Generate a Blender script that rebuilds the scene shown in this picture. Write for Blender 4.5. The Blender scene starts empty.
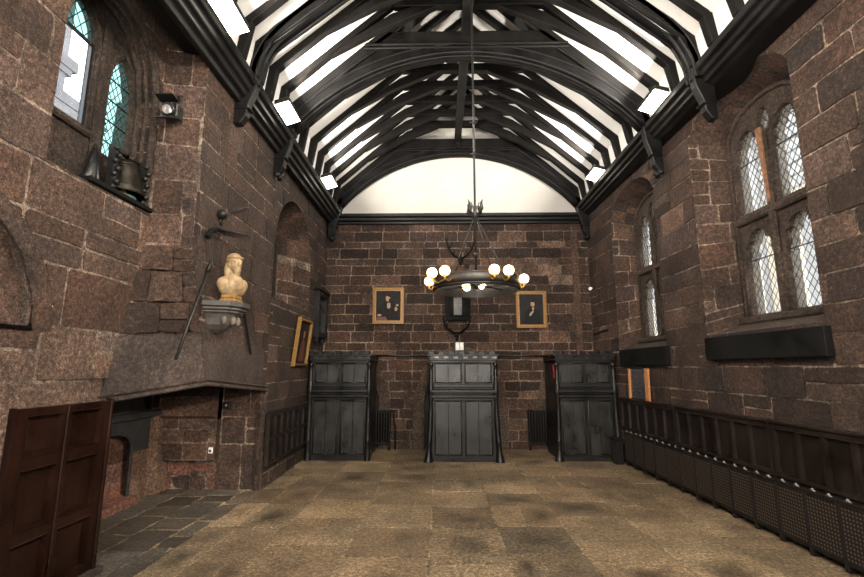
import bpy, bmesh, math, random
from mathutils import Vector
from mathutils.geometry import delaunay_2d_cdt
PI=math.pi
sc=bpy.context.scene
COL=sc.collection
rnd=random.Random(7)

# ------------------------------------------------------------------ materials
def newmat(name):
    m=bpy.data.materials.new(name); m.use_nodes=True
    nt=m.node_tree; b=nt.nodes['Principled BSDF']
    return m,nt,b
def N(nt,t,**kw):
    n=nt.nodes.new(t)
    for k,v in kw.items():
        if k=='inp':
            for kk,vv in v.items(): n.inputs[kk].default_value=vv
        else: setattr(n,k,v)
    return n
def ramp(nt,stops,fac,interp='LINEAR'):
    r=N(nt,'ShaderNodeValToRGB'); cr=r.color_ramp; cr.interpolation=interp
    while len(cr.elements)<len(stops): cr.elements.new(.5)
    for e,(p,c) in zip(cr.elements,stops):
        e.position=p; e.color=(c[0],c[1],c[2],1) if not isinstance(c,(int,float)) else (c,c,c,1)
    nt.links.new(fac,r.inputs[0]); return r.outputs[0]
def mul(nt,a,b,fac=1,mode='MULTIPLY'):
    n=N(nt,'ShaderNodeMix',data_type='RGBA',blend_type=mode); n.inputs[0].default_value=fac
    nt.links.new(a,n.inputs[6]); nt.links.new(b,n.inputs[7]); return n.outputs[2]
def noise(nt,scale,detail=6,rough=.6,vec=None):
    n=N(nt,'ShaderNodeTexNoise',inp={'Scale':scale,'Detail':detail,'Roughness':rough})
    if vec is None:
        g=N(nt,'ShaderNodeNewGeometry'); vec=g.outputs['Position']
    nt.links.new(vec,n.inputs['Vector']); return n.outputs['Fac']
def bump(nt,b,h,strength,dist):
    n=N(nt,'ShaderNodeBump',inp={'Strength':strength,'Distance':dist})
    nt.links.new(h,n.inputs['Height']); nt.links.new(n.outputs[0],b.inputs['Normal']); return n

def stone_mat(name,stops,rough=.72,blot=(.30,1.5),bs=1.0,bd=.03,pale=True,spec=.35):
    m,nt,b=newmat(name)
    at=N(nt,'ShaderNodeAttribute',attribute_name='tint',attribute_type='GEOMETRY')
    sep=N(nt,'ShaderNodeSeparateColor'); nt.links.new(at.outputs['Color'],sep.inputs[0])
    base=ramp(nt,stops,sep.outputs[0])
    base=mul(nt,base,ramp(nt,[(0,(1.06,1,.97)),(1,(.98,1,1.02))] if 'flag' in name else [(0,(1.12,.98,.90)),(.4,(1.03,.99,.97)),(.75,(1,1,1)),(1,(.92,.98,1.1))],sep.outputs[1]))
    n1=noise(nt,2.3,8,.65); n2=noise(nt,26,6,.7); n3=noise(nt,95,4,.7)
    c=mul(nt,base,ramp(nt,[(.3,blot[0]+.15),(.55,.95),(.75,blot[1])],n1))
    c=mul(nt,c,ramp(nt,[(.32,.30),(.5,.95),(.68,2.1)],n2))
    c=mul(nt,c,ramp(nt,[(.33,.25),(.52,1.0),(.70,2.3)],n3))
    if pale:   # white lime specks left on the faces
        sp=ramp(nt,[(.57,0),(.68,1)],noise(nt,21,10,.85))
        mx=N(nt,'ShaderNodeMix',data_type='RGBA'); 
        ml=N(nt,'ShaderNodeMath',operation='MULTIPLY',inp={1:.6}); nt.links.new(sp,ml.inputs[0])
        nt.links.new(ml.outputs[0],mx.inputs[0]); nt.links.new(c,mx.inputs[6]); mx.inputs[7].default_value=(.30,.235,.19,1)
        c=mx.outputs[2]
    nt.links.new(c,b.inputs['Base Color'])
    add=N(nt,'ShaderNodeMath',operation='ADD'); nt.links.new(n2,add.inputs[0]); nt.links.new(n3,add.inputs[1])
    a2=N(nt,'ShaderNodeMath',operation='ADD'); nt.links.new(add.outputs[0],a2.inputs[0]); nt.links.new(n1,a2.inputs[1])
    bump(nt,b,a2.outputs[0],bs,bd)
    b.inputs['Roughness'].default_value=rough; b.inputs['Specular IOR Level'].default_value=spec
    return m
M={}
M['stone']=stone_mat('sandstone',[(0,(.019,.0127,.0105)),(.3,(.042,.0263,.0195)),(.6,(.082,.0500,.0360)),(.8,(.143,.088,.064)),(1,(.27,.19,.142))])
M['mortar']=stone_mat('lime_mortar',[(0,(.23,.175,.135)),(1,(.34,.27,.21))],blot=(-.15,1.7),pale=False)
M['joint']=stone_mat('floor_joint',[(0,(.26,.21,.13)),(1,(.38,.31,.20))],blot=(-.05,1.6),pale=False)
M['flag']=stone_mat('flagstone',[(0,(.045,.037,.026)),(.3,(.108,.082,.054)),(.65,(.215,.158,.096)),(1,(.35,.26,.155))],rough=.5,blot=(.35,1.3),bs=.8,bd=.012,pale=False,spec=.4)
M['hearth']=stone_mat('hearth_stone',[(0,(.035,.031,.027)),(.6,(.095,.083,.066)),(1,(.24,.20,.13))],rough=.55,bs=.8,bd=.015,pale=False)
M['soot']=stone_mat('sooty_stone',[(0,(.030,.023,.020)),(1,(.062,.045,.037))],rough=.6,pale=False,bs=.6)
M['red_stone']=stone_mat('red_rubble',[(0,(.05,.035,.03)),(.5,(.22,.10,.07)),(1,(.36,.21,.165))],pale=False)
M['frame_stone']=stone_mat('window_stone',[(0,(.030,.022,.018)),(.5,(.065,.046,.035)),(1,(.16,.12,.09))])

def add_stain(m):
    nt=m.node_tree; b=nt.nodes['Principled BSDF']; lk=b.inputs['Base Color'].links[0]; src=lk.from_socket
    a=N(nt,'ShaderNodeAttribute',attribute_name='stain'); n=noise(nt,6,7,.65)
    mm=N(nt,'ShaderNodeMath',operation='MULTIPLY_ADD',inp={1:1.3,2:-.62}); nt.links.new(n,mm.inputs[0])
    ad=N(nt,'ShaderNodeMath',operation='ADD'); nt.links.new(a.outputs['Fac'],ad.inputs[0]); nt.links.new(mm.outputs[0],ad.inputs[1])
    d=ramp(nt,[(.30,1.0),(.95,.28)],ad.outputs[0]); o=mul(nt,src,d); nt.links.new(o,b.inputs['Base Color'])
add_stain(M['flag'])
def wood_mat(name,c1,c2,rough=.35,spec=.5,sc_=(6,6,60),bs=.25,wear=0,wearc=(.12,.11,.10)):
    m,nt,b=newmat(name)
    g=N(nt,'ShaderNodeNewGeometry'); mp=N(nt,'ShaderNodeMapping'); mp.inputs['Scale'].default_value=(1,1,.12)
    nt.links.new(g.outputs['Position'],mp.inputs[0])
    n1=noise(nt,14,8,.7,mp.outputs[0]); n2=noise(nt,3,6,.6)
    c=ramp(nt,[(.3,c1),(.7,c2)],n1)
    c=mul(nt,c,ramp(nt,[(.3,.5),(.7,1.4)],n2))
    if wear:
        w=ramp(nt,[(.56,0),(.75,wear)],noise(nt,9,9,.75))
        mx=N(nt,'ShaderNodeMix',data_type='RGBA'); nt.links.new(w,mx.inputs[0]); nt.links.new(c,mx.inputs[6]); mx.inputs[7].default_value=(*wearc,1); c=mx.outputs[2]
    nt.links.new(c,b.inputs['Base Color']); bump(nt,b,n1,bs,.006)
    r=ramp(nt,[(.3,rough*.7),(.7,min(1,rough*1.4))],n2); nt.links.new(r,b.inputs['Roughness'])
    b.inputs['Specular IOR Level'].default_value=spec
    return m
M['timber']=wood_mat('black_timber',(.003,.0026,.0024),(.0075,.0062,.0055),.6,.15,wear=.25,wearc=(.028,.022,.018))
M['beam']=wood_mat('principal_timber',(.003,.0028,.0028),(.007,.0065,.0065),.42,.22,wear=.2,wearc=(.028,.026,.024))
M['cornice']=wood_mat('cornice_timber',(.0035,.0035,.0035),(.0075,.007,.007),.42,.25)
M['oak']=wood_mat('black_oak',(.004,.004,.004),(.009,.0085,.0085),.36,.38,wear=.3,wearc=(.06,.057,.055))
M['oak_panel']=wood_mat('black_oak_panel',(.009,.0085,.008),(.024,.023,.022),.32,.5,wear=.35,wearc=(.09,.088,.085))
M['dado']=wood_mat('brown_oak',(.005,.0033,.0027),(.012,.0075,.0057),.42,.3,wear=.2,wearc=(.06,.04,.03))
M['dado_rail']=wood_mat('brown_oak_rail',(.007,.0045,.0036),(.017,.0105,.008),.38,.4,wear=.35,wearc=(.075,.05,.038))
M['door_oak']=wood_mat('red_oak',(.005,.0018,.0012),(.019,.0062,.0034),.36,.25,wear=.45,wearc=(.055,.022,.011))
M['plank']=wood_mat('black_board',(.003,.003,.003),(.006,.006,.006),.7,.15)

def plain(name,c,rough=.5,metal=0,spec=.5,nz=.25,scale=12,emit=None,es=0):
    m,nt,b=newmat(name)
    n=noise(nt,scale,6,.6)
    col=N(nt,'ShaderNodeRGB'); col.outputs[0].default_value=(*c,1)
    o=mul(nt,col.outputs[0],ramp(nt,[(.3,1-nz),(.7,1+nz)],n))
    nt.links.new(o,b.inputs['Base Color'])
    b.inputs['Roughness'].default_value=rough; b.inputs['Metallic'].default_value=metal; b.inputs['Specular IOR Level'].default_value=spec
    if emit: b.inputs['Emission Color'].default_value=(*emit,1); b.inputs['Emission Strength'].default_value=es
    return m
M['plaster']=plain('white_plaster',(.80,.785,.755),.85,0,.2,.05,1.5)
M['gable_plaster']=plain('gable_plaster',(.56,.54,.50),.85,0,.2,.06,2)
M['iron']=plain('black_iron',(.022,.021,.020),.45,.6,.5,.4,30)
M['iron2']=plain('wrought_iron',(.020,.019,.018),.5,.5,.5,.5,25)
M['radiator']=plain('dark_radiator',(.007,.0055,.005),.5,0,.25,.3)
M['chrome']=plain('bright_fitting',(.24,.23,.215),.45,.6)
M['lead']=plain('lead_came',(.012,.012,.013),.6,.2)
M['gilt']=plain('gilt',(.17,.088,.022),.42,.35,.5,.45,40)
M['gilt_in']=plain('gilt_inner',(.27,.15,.04),.38,.4,.5,.3,40)
M['canvas']=plain('dark_canvas',(.010,.0095,.011),.6,0,.2,.4,9)
M['coat']=plain('painted_coat',(.0035,.0035,.005),.6,0,.2,.3)
M['skin']=plain('painted_flesh',(.34,.17,.08),.5,0,.4,.2)
M['shirt']=plain('painted_shirt',(.27,.215,.14),.5,0,.4,.2)
M['redbrown']=plain('painted_red',(.09,.03,.018),.5,0,.4,.3)
M['bust']=plain('aged_plaster',(.29,.205,.11),.55,0,.4,.45,14)
M['socle']=plain('ochre_socle',(.26,.15,.05),.5,0,.4,.35,14)
M['bracket']=plain('grey_bracket',(.050,.045,.042),.6,0,.4,.35,18)
M['bracket_pale']=plain('pale_carving',(.09,.078,.065),.7,0,.3,.35,18)
M['bronze']=plain('dark_bronze',(.030,.026,.020),.38,.85,.5,.5,20)
M['verdigris']=plain('verdigris',(.07,.15,.13),.6,.3,.4,.5,30)
M['white']=plain('white_plastic',(.75,.75,.74),.4)
M['black']=plain('black_paint',(.006,.006,.006),.45)
M['red']=plain('red_cloth',(.30,.006,.012),.7)
M['orange']=plain('orange_pine',(.40,.18,.07),.45,0,.4,.2)
M['sunlit_reveal']=plain('sunlit_reveal_tint',(.17,.085,.045),.7,0,.3,.5,18)  # sunlight on the mullion reveal, put into the colour
M['print']=plain('printed_sheet',(.045,.045,.050),.15,0,.6,.5,30)
M['tower']=plain('grey_tower_stone',(.085,.085,.09),.9,0,.2,.35,1.2)
M['cream']=plain('cream_render',(.72,.62,.50),.9,0,.2,.12,1.5)
M['slate']=plain('grey_siding',(.24,.24,.255),.9,0,.2,.2,2)
M['ground']=plain('outside_ground',(.16,.15,.13),.9)
M['globe']=plain('lit_globe',(.9,.8,.65),.4,0,.3,.02,5,(1,.60,.25),7)
M['brass']=plain('brass',(.55,.33,.10),.3,.9)
M['lamp_face']=plain('lamp_diffuser',(.9,.9,.85),.4,0,.3,.01,5,(1,.92,.76),11)
M['spotglass']=plain('spot_lens',(.30,.28,.26),.15,.3)
M['blackplaster']=plain('blackened_plaster',(.026,.027,.029),.6,0,.4,.5,5)
M['sandbrick']=stone_mat('hob_stone',[(0,(.14,.085,.06)),(1,(.26,.165,.115))],pale=False)

def glass_mat(name,tint,mixw=.12,rough=.04,waves=1.2):
    m,nt,b=newmat(name); nt.nodes.remove(b)
    out=[n for n in nt.nodes if n.type=='OUTPUT_MATERIAL'][0]
    tr=N(nt,'ShaderNodeBsdfTransparent'); tr.inputs[0].default_value=(*tint,1)
    gl=N(nt,'ShaderNodeBsdfGlossy'); gl.inputs['Roughness'].default_value=rough
    df=N(nt,'ShaderNodeBsdfTranslucent'); df.inputs[0].default_value=(*tint,1)
    n=noise(nt,7,3,.5); 
    bp=N(nt,'ShaderNodeBump',inp={'Strength':waves*.2,'Distance':.02}); nt.links.new(n,bp.inputs['Height']); nt.links.new(bp.outputs[0],gl.inputs['Normal'])
    m1=N(nt,'ShaderNodeMixShader'); m1.inputs[0].default_value=.06
    m2=N(nt,'ShaderNodeMixShader'); m2.inputs[0].default_value=mixw
    nt.links.new(tr.outputs[0],m1.inputs[1]); nt.links.new(gl.outputs[0],m1.inputs[2])
    nt.links.new(m1.outputs[0],m2.inputs[1]); nt.links.new(df.outputs[0],m2.inputs[2])
    nt.links.new(m2.outputs[0],out.inputs['Surface']); return m
M['glass']=glass_mat('old_glass',(.90,.90,.86),.10)
M['green_glass']=glass_mat('green_glass',(.36,.50,.46),.10)
M['clear_glass']=glass_mat('clear_glass',(.92,.93,.93),.02)
M['dark_glass']=glass_mat('dark_glass',(.10,.10,.10),.03)

# perforated radiator front
def perf():
    m,nt,b=newmat('perforated_steel')
    g=N(nt,'ShaderNodeNewGeometry'); s=N(nt,'ShaderNodeSeparateXYZ'); nt.links.new(g.outputs['Position'],s.inputs[0])
    ds=[]
    for ax in ('Y','Z'):
        a=N(nt,'ShaderNodeMath',operation='MULTIPLY',inp={1:30.0}); nt.links.new(s.outputs[ax],a.inputs[0])
        f=N(nt,'ShaderNodeMath',operation='FRACT'); nt.links.new(a.outputs[0],f.inputs[0])
        q=N(nt,'ShaderNodeMath',operation='SUBTRACT',inp={1:.5}); nt.links.new(f.outputs[0],q.inputs[0])
        p=N(nt,'ShaderNodeMath',operation='MULTIPLY'); nt.links.new(q.outputs[0],p.inputs[0]); nt.links.new(q.outputs[0],p.inputs[1]); ds.append(p)
    ad=N(nt,'ShaderNodeMath',operation='ADD'); nt.links.new(ds[0].outputs[0],ad.inputs[0]); nt.links.new(ds[1].outputs[0],ad.inputs[1])
    c=ramp(nt,[(.0,(.10,.078,.06)),(.06,(.08,.062,.048)),(.09,(.0075,.0055,.005))],ad.outputs[0])
    nt.links.new(c,b.inputs['Base Color']); b.inputs['Roughness'].default_value=.55; b.inputs['Specular IOR Level'].default_value=.2
    return m
M['perf']=perf()

# ------------------------------------------------------------------ mesh builder
class MB:
    def __init__(s): s.c={}; s.v=[]; s.f=[]; s.m=[]; s.t=[]; s.sm=[]
    def add(s,vs,fs,mi=0,tint=(.5,.5,0),smooth=False):
        o=len(s.v); s.v+= [tuple(p) for p in vs]
        for f in fs: s.f.append([i+o for i in f]); s.m.append(mi); s.t.append(tint); s.sm.append(smooth)
    def box(s,x0,x1,y0,y1,z0,z1,mi=0,tint=(.5,.5,0)):
        s.add([(x0,y0,z0),(x1,y0,z0),(x1,y1,z0),(x0,y1,z0),(x0,y0,z1),(x1,y0,z1),(x1,y1,z1),(x0,y1,z1)],
              [(0,3,2,1),(4,5,6,7),(0,1,5,4),(1,2,6,5),(2,3,7,6),(3,0,4,7)],mi,tint)
    def hexa(s,p8,mi=0,tint=(.5,.5,0)):
        v0,f0=len(s.v),len(s.f); s.add(p8,[(0,3,2,1),(4,5,6,7),(0,1,5,4),(1,2,6,5),(2,3,7,6),(3,0,4,7)],mi,tint); s.fixvol(v0,f0)
    def fixvol(s,v0,f0):
        # turn the shell added since (v0,f0) outwards
        o=Vector(s.v[v0]); vol=0
        for f in s.f[f0:]:
            a=Vector(s.v[f[0]])-o
            for i in range(1,len(f)-1): vol+=a.dot((Vector(s.v[f[i]])-o).cross(Vector(s.v[f[i+1]])-o))
        if vol<0:
            for k in range(f0,len(s.f)): s.f[k]=s.f[k][::-1]
    def prism(s,poly,fn,t0,t1,mi=0,tint=(.5,.5,0),smooth=False):
        v0,f0=len(s.v),len(s.f); n=len(poly); vs=[fn(a,b,t0) for a,b in poly]+[fn(a,b,t1) for a,b in poly]
        s.add(vs,[list(range(n))[::-1],list(range(n,2*n))],mi,tint)
        o=len(s.v)-2*n
        for i in range(n):
            j=(i+1)%n; s.f.append([o+i,o+j,o+n+j,o+n+i]); s.m.append(mi); s.t.append(tint); s.sm.append(smooth)
        s.fixvol(v0,f0)
    def tube(s,pts,r,n=8,mi=0,smooth=True):
        pts=[Vector(p) for p in pts]; rs=r if isinstance(r,(list,tuple)) else [r]*len(pts)
        rings=[]; up=None
        for i,p in enumerate(pts):
            d=(pts[min(i+1,len(pts)-1)]-pts[max(i-1,0)]).normalized()
            if up is None:
                up=Vector((0,0,1)) if abs(d.z)<.9 else Vector((1,0,0))
            a=d.cross(up).normalized(); b=a.cross(d).normalized(); up=b
            rings.append([p+(a*math.cos(2*PI*k/n)+b*math.sin(2*PI*k/n))*rs[i] for k in range(n)])
        vs=[q for R in rings for q in R]; fs=[]
        for i in range(len(rings)-1):
            for k in range(n): fs.append((i*n+k,i*n+(k+1)%n,(i+1)*n+(k+1)%n,(i+1)*n+k))
        s.add(vs,fs,mi,smooth=smooth); o=len(s.v)-len(vs)
        s.add([rings[0][k] for k in range(n)],[list(range(n))[::-1]],mi); s.add([rings[-1][k] for k in range(n)],[list(range(n))],mi)
    def lathe(s,prof,c,n=20,mi=0,axis=None,smooth=True,ang=(0,2*PI)):
        full=abs(ang[1]-ang[0]-2*PI)<1e-6; k=n if full else n+1
        ax=Vector(axis).normalized() if axis else Vector((0,0,1))
        e1=ax.orthogonal().normalized() if axis else Vector((1,0,0)); e2=ax.cross(e1)
        c=Vector(c); vs=[]
        for r,z in prof:
            for i in range(k):
                a=ang[0]+(ang[1]-ang[0])*i/n
                vs.append(c+ax*z+(e1*math.cos(a)+e2*math.sin(a))*max(r,1e-4))
        fs=[]
        for j in range(len(prof)-1):
            for i in range(n):
                i2=(i+1)%k
                fs.append((j*k+i,j*k+i2,(j+1)*k+i2,(j+1)*k+i))
        s.add(vs,fs,mi,smooth=smooth)
    def ball(s,c,r,sx=1,sy=1,sz=1,n=12,mi=0,smooth=True):
        vs=[];fs=[]
        for j in range(n+1):
            th=PI*j/n
            for i in range(2*n):
                a=PI*i/n; vs.append((c[0]+r*sx*math.sin(th)*math.cos(a),c[1]+r*sy*math.sin(th)*math.sin(a),c[2]+r*sz*math.cos(th)))
        for j in range(n):
            for i in range(2*n): fs.append((j*2*n+i,j*2*n+(i+1)%(2*n),(j+1)*2*n+(i+1)%(2*n),(j+1)*2*n+i))
        s.add(vs,fs,mi,smooth=smooth)
    def bar(s,p0,p1,w,d,mi=0,up=(0,0,1)):
        p0=Vector(p0);p1=Vector(p1); t=(p1-p0).normalized(); u=Vector(up)
        if abs(t.dot(u))>.95: u=Vector((1,0,0))
        a=t.cross(u).normalized()*w/2; b=t.cross(a).normalized()*d/2
        s.hexa([p0-a-b,p0+a-b,p1+a-b,p1-a-b,p0-a+b,p0+a+b,p1+a+b,p1-a+b],mi)
    def build(s,name,mats,parent=None,bevel=0,recalc=True,weld=False):
        me=bpy.data.meshes.new(name)
        off=Vector((0,0,0)); p=parent
        while p is not None: off+=p.location; p=p.parent
        if recalc:
            idx={}; nv=[]; rm_=[]
            for v in s.v:
                k=(round(v[0],5),round(v[1],5),round(v[2],5))
                if k not in idx: idx[k]=len(nv); nv.append(v)
                rm_.append(idx[k])
            F=[];MI=[];T=[];S=[]
            for f,mi,t,sm in zip(s.f,s.m,s.t,s.sm):
                g=[rm_[i] for i in f]; g=[q for i,q in enumerate(g) if q!=g[i-1]]
                if len(g)>2 and len(set(g))==len(g): F.append(g);MI.append(mi);T.append(t);S.append(sm)
            s.v,s.f,s.m,s.t,s.sm=nv,F,MI,T,S
        me.from_pydata([tuple(Vector(v)-off) for v in s.v],[],s.f)
        mats=mats if isinstance(mats,(list,tuple)) else [mats]
        for m in mats: me.materials.append(M[m] if isinstance(m,str) else m)
        me.polygons.foreach_set('material_index',s.m)
        me.polygons.foreach_set('use_smooth',s.sm)
        me.attributes.new('tint','FLOAT_COLOR','FACE')
        me.attributes['tint'].data.foreach_set('color',[c for t in s.t for c in (*t,1)])
        if s.c:
            ca=[0.0]*len(me.vertices)
            for k,v in s.c.items(): ca[k]=v
            me.attributes.new('stain','FLOAT','POINT'); me.attributes['stain'].data.foreach_set('value',ca)
        me.update()
        o=bpy.data.objects.new(name,me); COL.objects.link(o)
        if parent: o.parent=parent
        if bevel:
            b=o.modifiers.new('bevel','BEVEL'); b.width=bevel; b.segments=1; b.limit_method='ANGLE'
        return o
def tag(o,label,cat,group=None):
    o['label']=label; o['category']=cat
    if group: o['group']=group
    return o
def thing(name,loc,label,cat,group=None):
    o=bpy.data.objects.new(name,None); o.empty_display_size=.1; COL.objects.link(o); o.location=loc
    return tag(o,label,cat,group)
def struct(o): o['kind']='structure'; return o
def dup(root,loc,label,group=None):
    r=root.copy(); COL.objects.link(r); r.location=loc; r['label']=label
    if group: r['group']=group
    for ch in list(root.children):
        c=ch.copy(); COL.objects.link(c); c.parent=r
        for g in list(ch.children):
            d=g.copy(); COL.objects.link(d); d.parent=c
    return r

# ------------------------------------------------------------------ 2-D regions and masonry
def inside(p,poly):
    x,y=p; r=False; n=len(poly)
    for i in range(n):
        x1,y1=poly[i]; x2,y2=poly[i-1]
        if (y1>y)!=(y2>y) and x<(x2-x1)*(y-y1)/(y2-y1)+x1: r=not r
    return r
def bbox(p): return min(a for a,b in p),max(a for a,b in p),min(b for a,b in p),max(b for a,b in p)
def region(ins,outs):
    vs=[];es=[]
    for P in ins+outs:
        o=len(vs); vs+= [Vector(p) for p in P]; es+=[(o+i,o+(i+1)%len(P)) for i in range(len(P))]
    V,E_,Fc,_,_,_=delaunay_2d_cdt(vs,es,[],0,1e-6)
    keep=[]
    for f in Fc:
        c=(sum(V[i][0] for i in f)/len(f),sum(V[i][1] for i in f)/len(f))
        if all(inside(c,P) for P in ins) and not any(inside(c,P) for P in outs): keep.append(list(f))
    return [(v[0],v[1]) for v in V],keep
def boundary(fs):
    d={}
    for f in fs:
        for i in range(len(f)):
            a,b=f[i],f[(i+1)%len(f)]; d[(min(a,b),max(a,b))]=d.get((min(a,b),max(a,b)),0)+1
    return [k for k,c in d.items() if c==1]
def plate(mb,outline,holes,fn,n0,n1,mi=0,tint=(.5,.5,0)):
    V,Fs=region([outline],holes); n=len(V)
    vs=[fn(a,b,n0) for a,b in V]+[fn(a,b,n1) for a,b in V]
    fs=[f[::-1] for f in Fs]+[[i+n for i in f] for f in Fs]
    for a,b in boundary(Fs): fs.append([a,b,b+n,a+n])
    v0,f0=len(mb.v),len(mb.f); mb.add(vs,fs,mi,tint); mb.fixvol(v0,f0)
def wobble(poly,amp,R,step=.12,rc=.02):
    out=[]; n=len(poly)
    for i in range(n):
        a=Vector(poly[i]); b=Vector(poly[(i+1)%n]); L=(b-a).length
        if L<1e-4: continue
        d=(b-a)/L; r=min(rc,L*.3); k=max(1,int((L-2*r)/step)); nr=Vector((-d.y,d.x))
        for j in range(k+1):
            t=r+(L-2*r)*j/k; w=R.uniform(-amp,amp); out.append(tuple(a+d*t+nr*w))
    return out
def stone(mb,P,fn,R,outline,holes,relief,mi,tint,amp=.007,fan=False):
    P=wobble(P,amp,R)
    x0,x1,y0,y1=bbox(P)
    ox0,ox1,oy0,oy1=bbox(outline)
    rect=len(outline)==4 and all((abs(a-ox0)<1e-6 or abs(a-ox1)<1e-6) and (abs(b-oy0)<1e-6 or abs(b-oy1)<1e-6) for a,b in outline)
    need_o=not(rect and x0>=ox0 and x1<=ox1 and y0>=oy0 and y1<=oy1)
    hs=[]
    for h in holes:
        a0,a1,b0,b1=bbox(h)
        if a0<x1 and a1>x0 and b0<y1 and b1>y0: hs.append(h)
    if not need_o and not hs: V=P; Fs=[list(range(len(P)))]
    else: V,Fs=region([P]+([outline] if need_o else []),hs)
    if not Fs: return
    cx=(x0+x1)/2; cy=(y0+y1)/2; k_=relief/.012; tx=R.uniform(-.010,.010)*k_; ty=R.uniform(-.016,.016)*k_; h=relief*R.uniform(.6,1.5)
    def top(a,b): return fn(a,b,h+(a-cx)*tx+(b-cy)*ty)
    vs=[top(a,b) for a,b in V]; n=len(V)
    if fan and not need_o and not hs:
        fs=[(i,(i+1)%n,n) for i in range(n)]; ox=cx+R.uniform(-.1,.1)*(x1-x0); oy=cy+R.uniform(-.1,.1)*(y1-y0)
        mb.c[len(mb.v)+n]=R.random()**.6; mb.add(vs+[top(ox,oy)],fs,mi,tint)
    else: mb.add(vs,Fs,mi,tint)
    bd=boundary(Fs)
    vs2=[];fs2=[]
    for a,b in bd:
        o=len(vs2); vs2+=[top(*V[a]),top(*V[b]),fn(*V[b],-.012),fn(*V[a],-.012)]; fs2.append((o,o+1,o+2,o+3))
    mb.add(vs2,fs2,mi,tint)
def masonry(mb,fn,outline,holes=(),ch=(.18,.32),sw=(.35,.85),seed=1,gap=.0085,relief=.0065,mi=0,mm=1,tint=None,special=(),courses=None,fan=False,amp=.007,mort=True):
    R=random.Random(seed); holes=list(holes)
    x0,x1,y0,y1=bbox(outline)
    tf=tint or (lambda u,v,R:min(1,max(0,R.gauss(.48,.2))))
    if mort:
        V,Fs=region([outline],holes); mb.add([fn(a,b,0) for a,b in V],Fs,mm,(.5,.5,0))
    sp=[s[0] for s in special]
    for P,t,m_ in special: stone(mb,P,fn,R,outline,holes,relief,m_,(t,R.random(),0),amp)
    hs=holes+sp
    if courses is None:
        courses=[y0]; 
        while courses[-1]<y1-ch[0]*.6: courses.append(courses[-1]+R.uniform(*ch))
    for c0,c1 in zip(courses,courses[1:]):
        u=x0-R.uniform(0,sw[1])
        while u<x1:
            L=R.uniform(*sw)
            rows=[(c0,c1)]
            if mort and R.random()<.10 and c1-c0>.26: m_=c0+(c1-c0)*R.uniform(.4,.6); rows=[(c0,m_),(m_,c1)]
            for a,b in rows:
                g=gap*R.uniform(.6,1.6)
                if u+L-g>x0 and u+g<x1:
                    P=[(max(u+g,x0),a+g),(min(u+L-g,x1),a+g),(min(u+L-g,x1),b-g),(max(u+g,x0),b-g)]
                    if P[1][0]-P[0][0]>.03:
                        t=tf(u+L/2,(a+b)/2,R); stone(mb,P,fn,R,outline,hs,relief,mi,(t,R.random(),0),amp,fan)
            u+=L
def arch_pts(u0,u1,spring,apex,n=14):
    """pointed/segmental head from right spring over to left spring"""
    c=(u0+u1)/2; w=(u1-u0)/2; h=apex-spring; out=[]
    for i in range(n+1):
        t=-1+2*i/n; a=abs(t)
        out.append((c-w*t if False else c+w*(-t), spring+h*((1-a**2.2)**.62)))
    return out
def arched(u0,u1,v0,spring,apex,n=14): return [(u0,v0),(u1,v0)]+arch_pts(u0,u1,spring,apex,n)
def vouss(u0,u1,spring,apex,th,n,a0=0,legs=None):
    inn=arch_pts(u0,u1,spring,apex,n); c=((u0+u1)/2,spring-.0); out=[]
    ou=arch_pts(u0-th,u1+th,spring,apex+th,n)
    for i in range(n): out.append([inn[i],ou[i],ou[i+1],inn[i+1]][::-1])
    return out
def shrink(P,g):
    cx=sum(a for a,b in P)/len(P); cy=sum(b for a,b in P)/len(P)
    return [(a+(cx-a)*g,b+(cy-b)*g) for a,b in P]
def strip(mb,A,B,mi,R,n=3,lo=.2,hi=.7):
    """strip of stones between two 3-D polylines, each split across into n"""
    for i in range(len(A)-1):
        for k in range(n):
            p=[Vector(A[i]).lerp(Vector(B[i]),k/n),Vector(A[i+1]).lerp(Vector(B[i+1]),k/n),Vector(A[i+1]).lerp(Vector(B[i+1]),(k+1)/n),Vector(A[i]).lerp(Vector(B[i]),(k+1)/n)]
            mb.add(p,[(0,1,2,3)],mi,(R.uniform(lo,hi),R.random(),0))

def reveal(mb,A0,A1,B0,B1,seed,lo=.35,hi=.7):
    A0,A1,B0,B1=map(Vector,(A0,A1,B0,B1)); w=(B0-A0).length; h=(A1-A0).length
    nn=(B0-A0).cross(A1-A0).normalized()
    if nn.y>0: nn=-nn
    def fn(u,v,n): return tuple(A0.lerp(A1,v/h).lerp(B0.lerp(B1,v/h),u/w)+nn*n)
    masonry(mb,fn,[(0,0),(w,0),(w,h),(0,h)],[],ch=(.24,.36),sw=(.3,.55),seed=seed,tint=lambda u,v,R:R.uniform(lo,hi))
# ================================================================== geometry of the hall
CX=.42; YB=10.23
XN=-2.97; XB=-2.55; XF=-2.60     # near left wall, chimney breast, far left wall
def XR(y): return 3.37+.03*(10.2-y)
fN=lambda u,v,n:(XN+n,u,v)
fB=lambda u,v,n:(XB+n,u,v)
fF=lambda u,v,n:(XF+n,u,v)
fR=lambda u,v,n:(XR(u)-n,u,v)
fE=lambda u,v,n:(u,YB-n,v)
STM=['stone','mortar','soot','red_stone','frame_stone','blackplaster','sandbrick']

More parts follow.
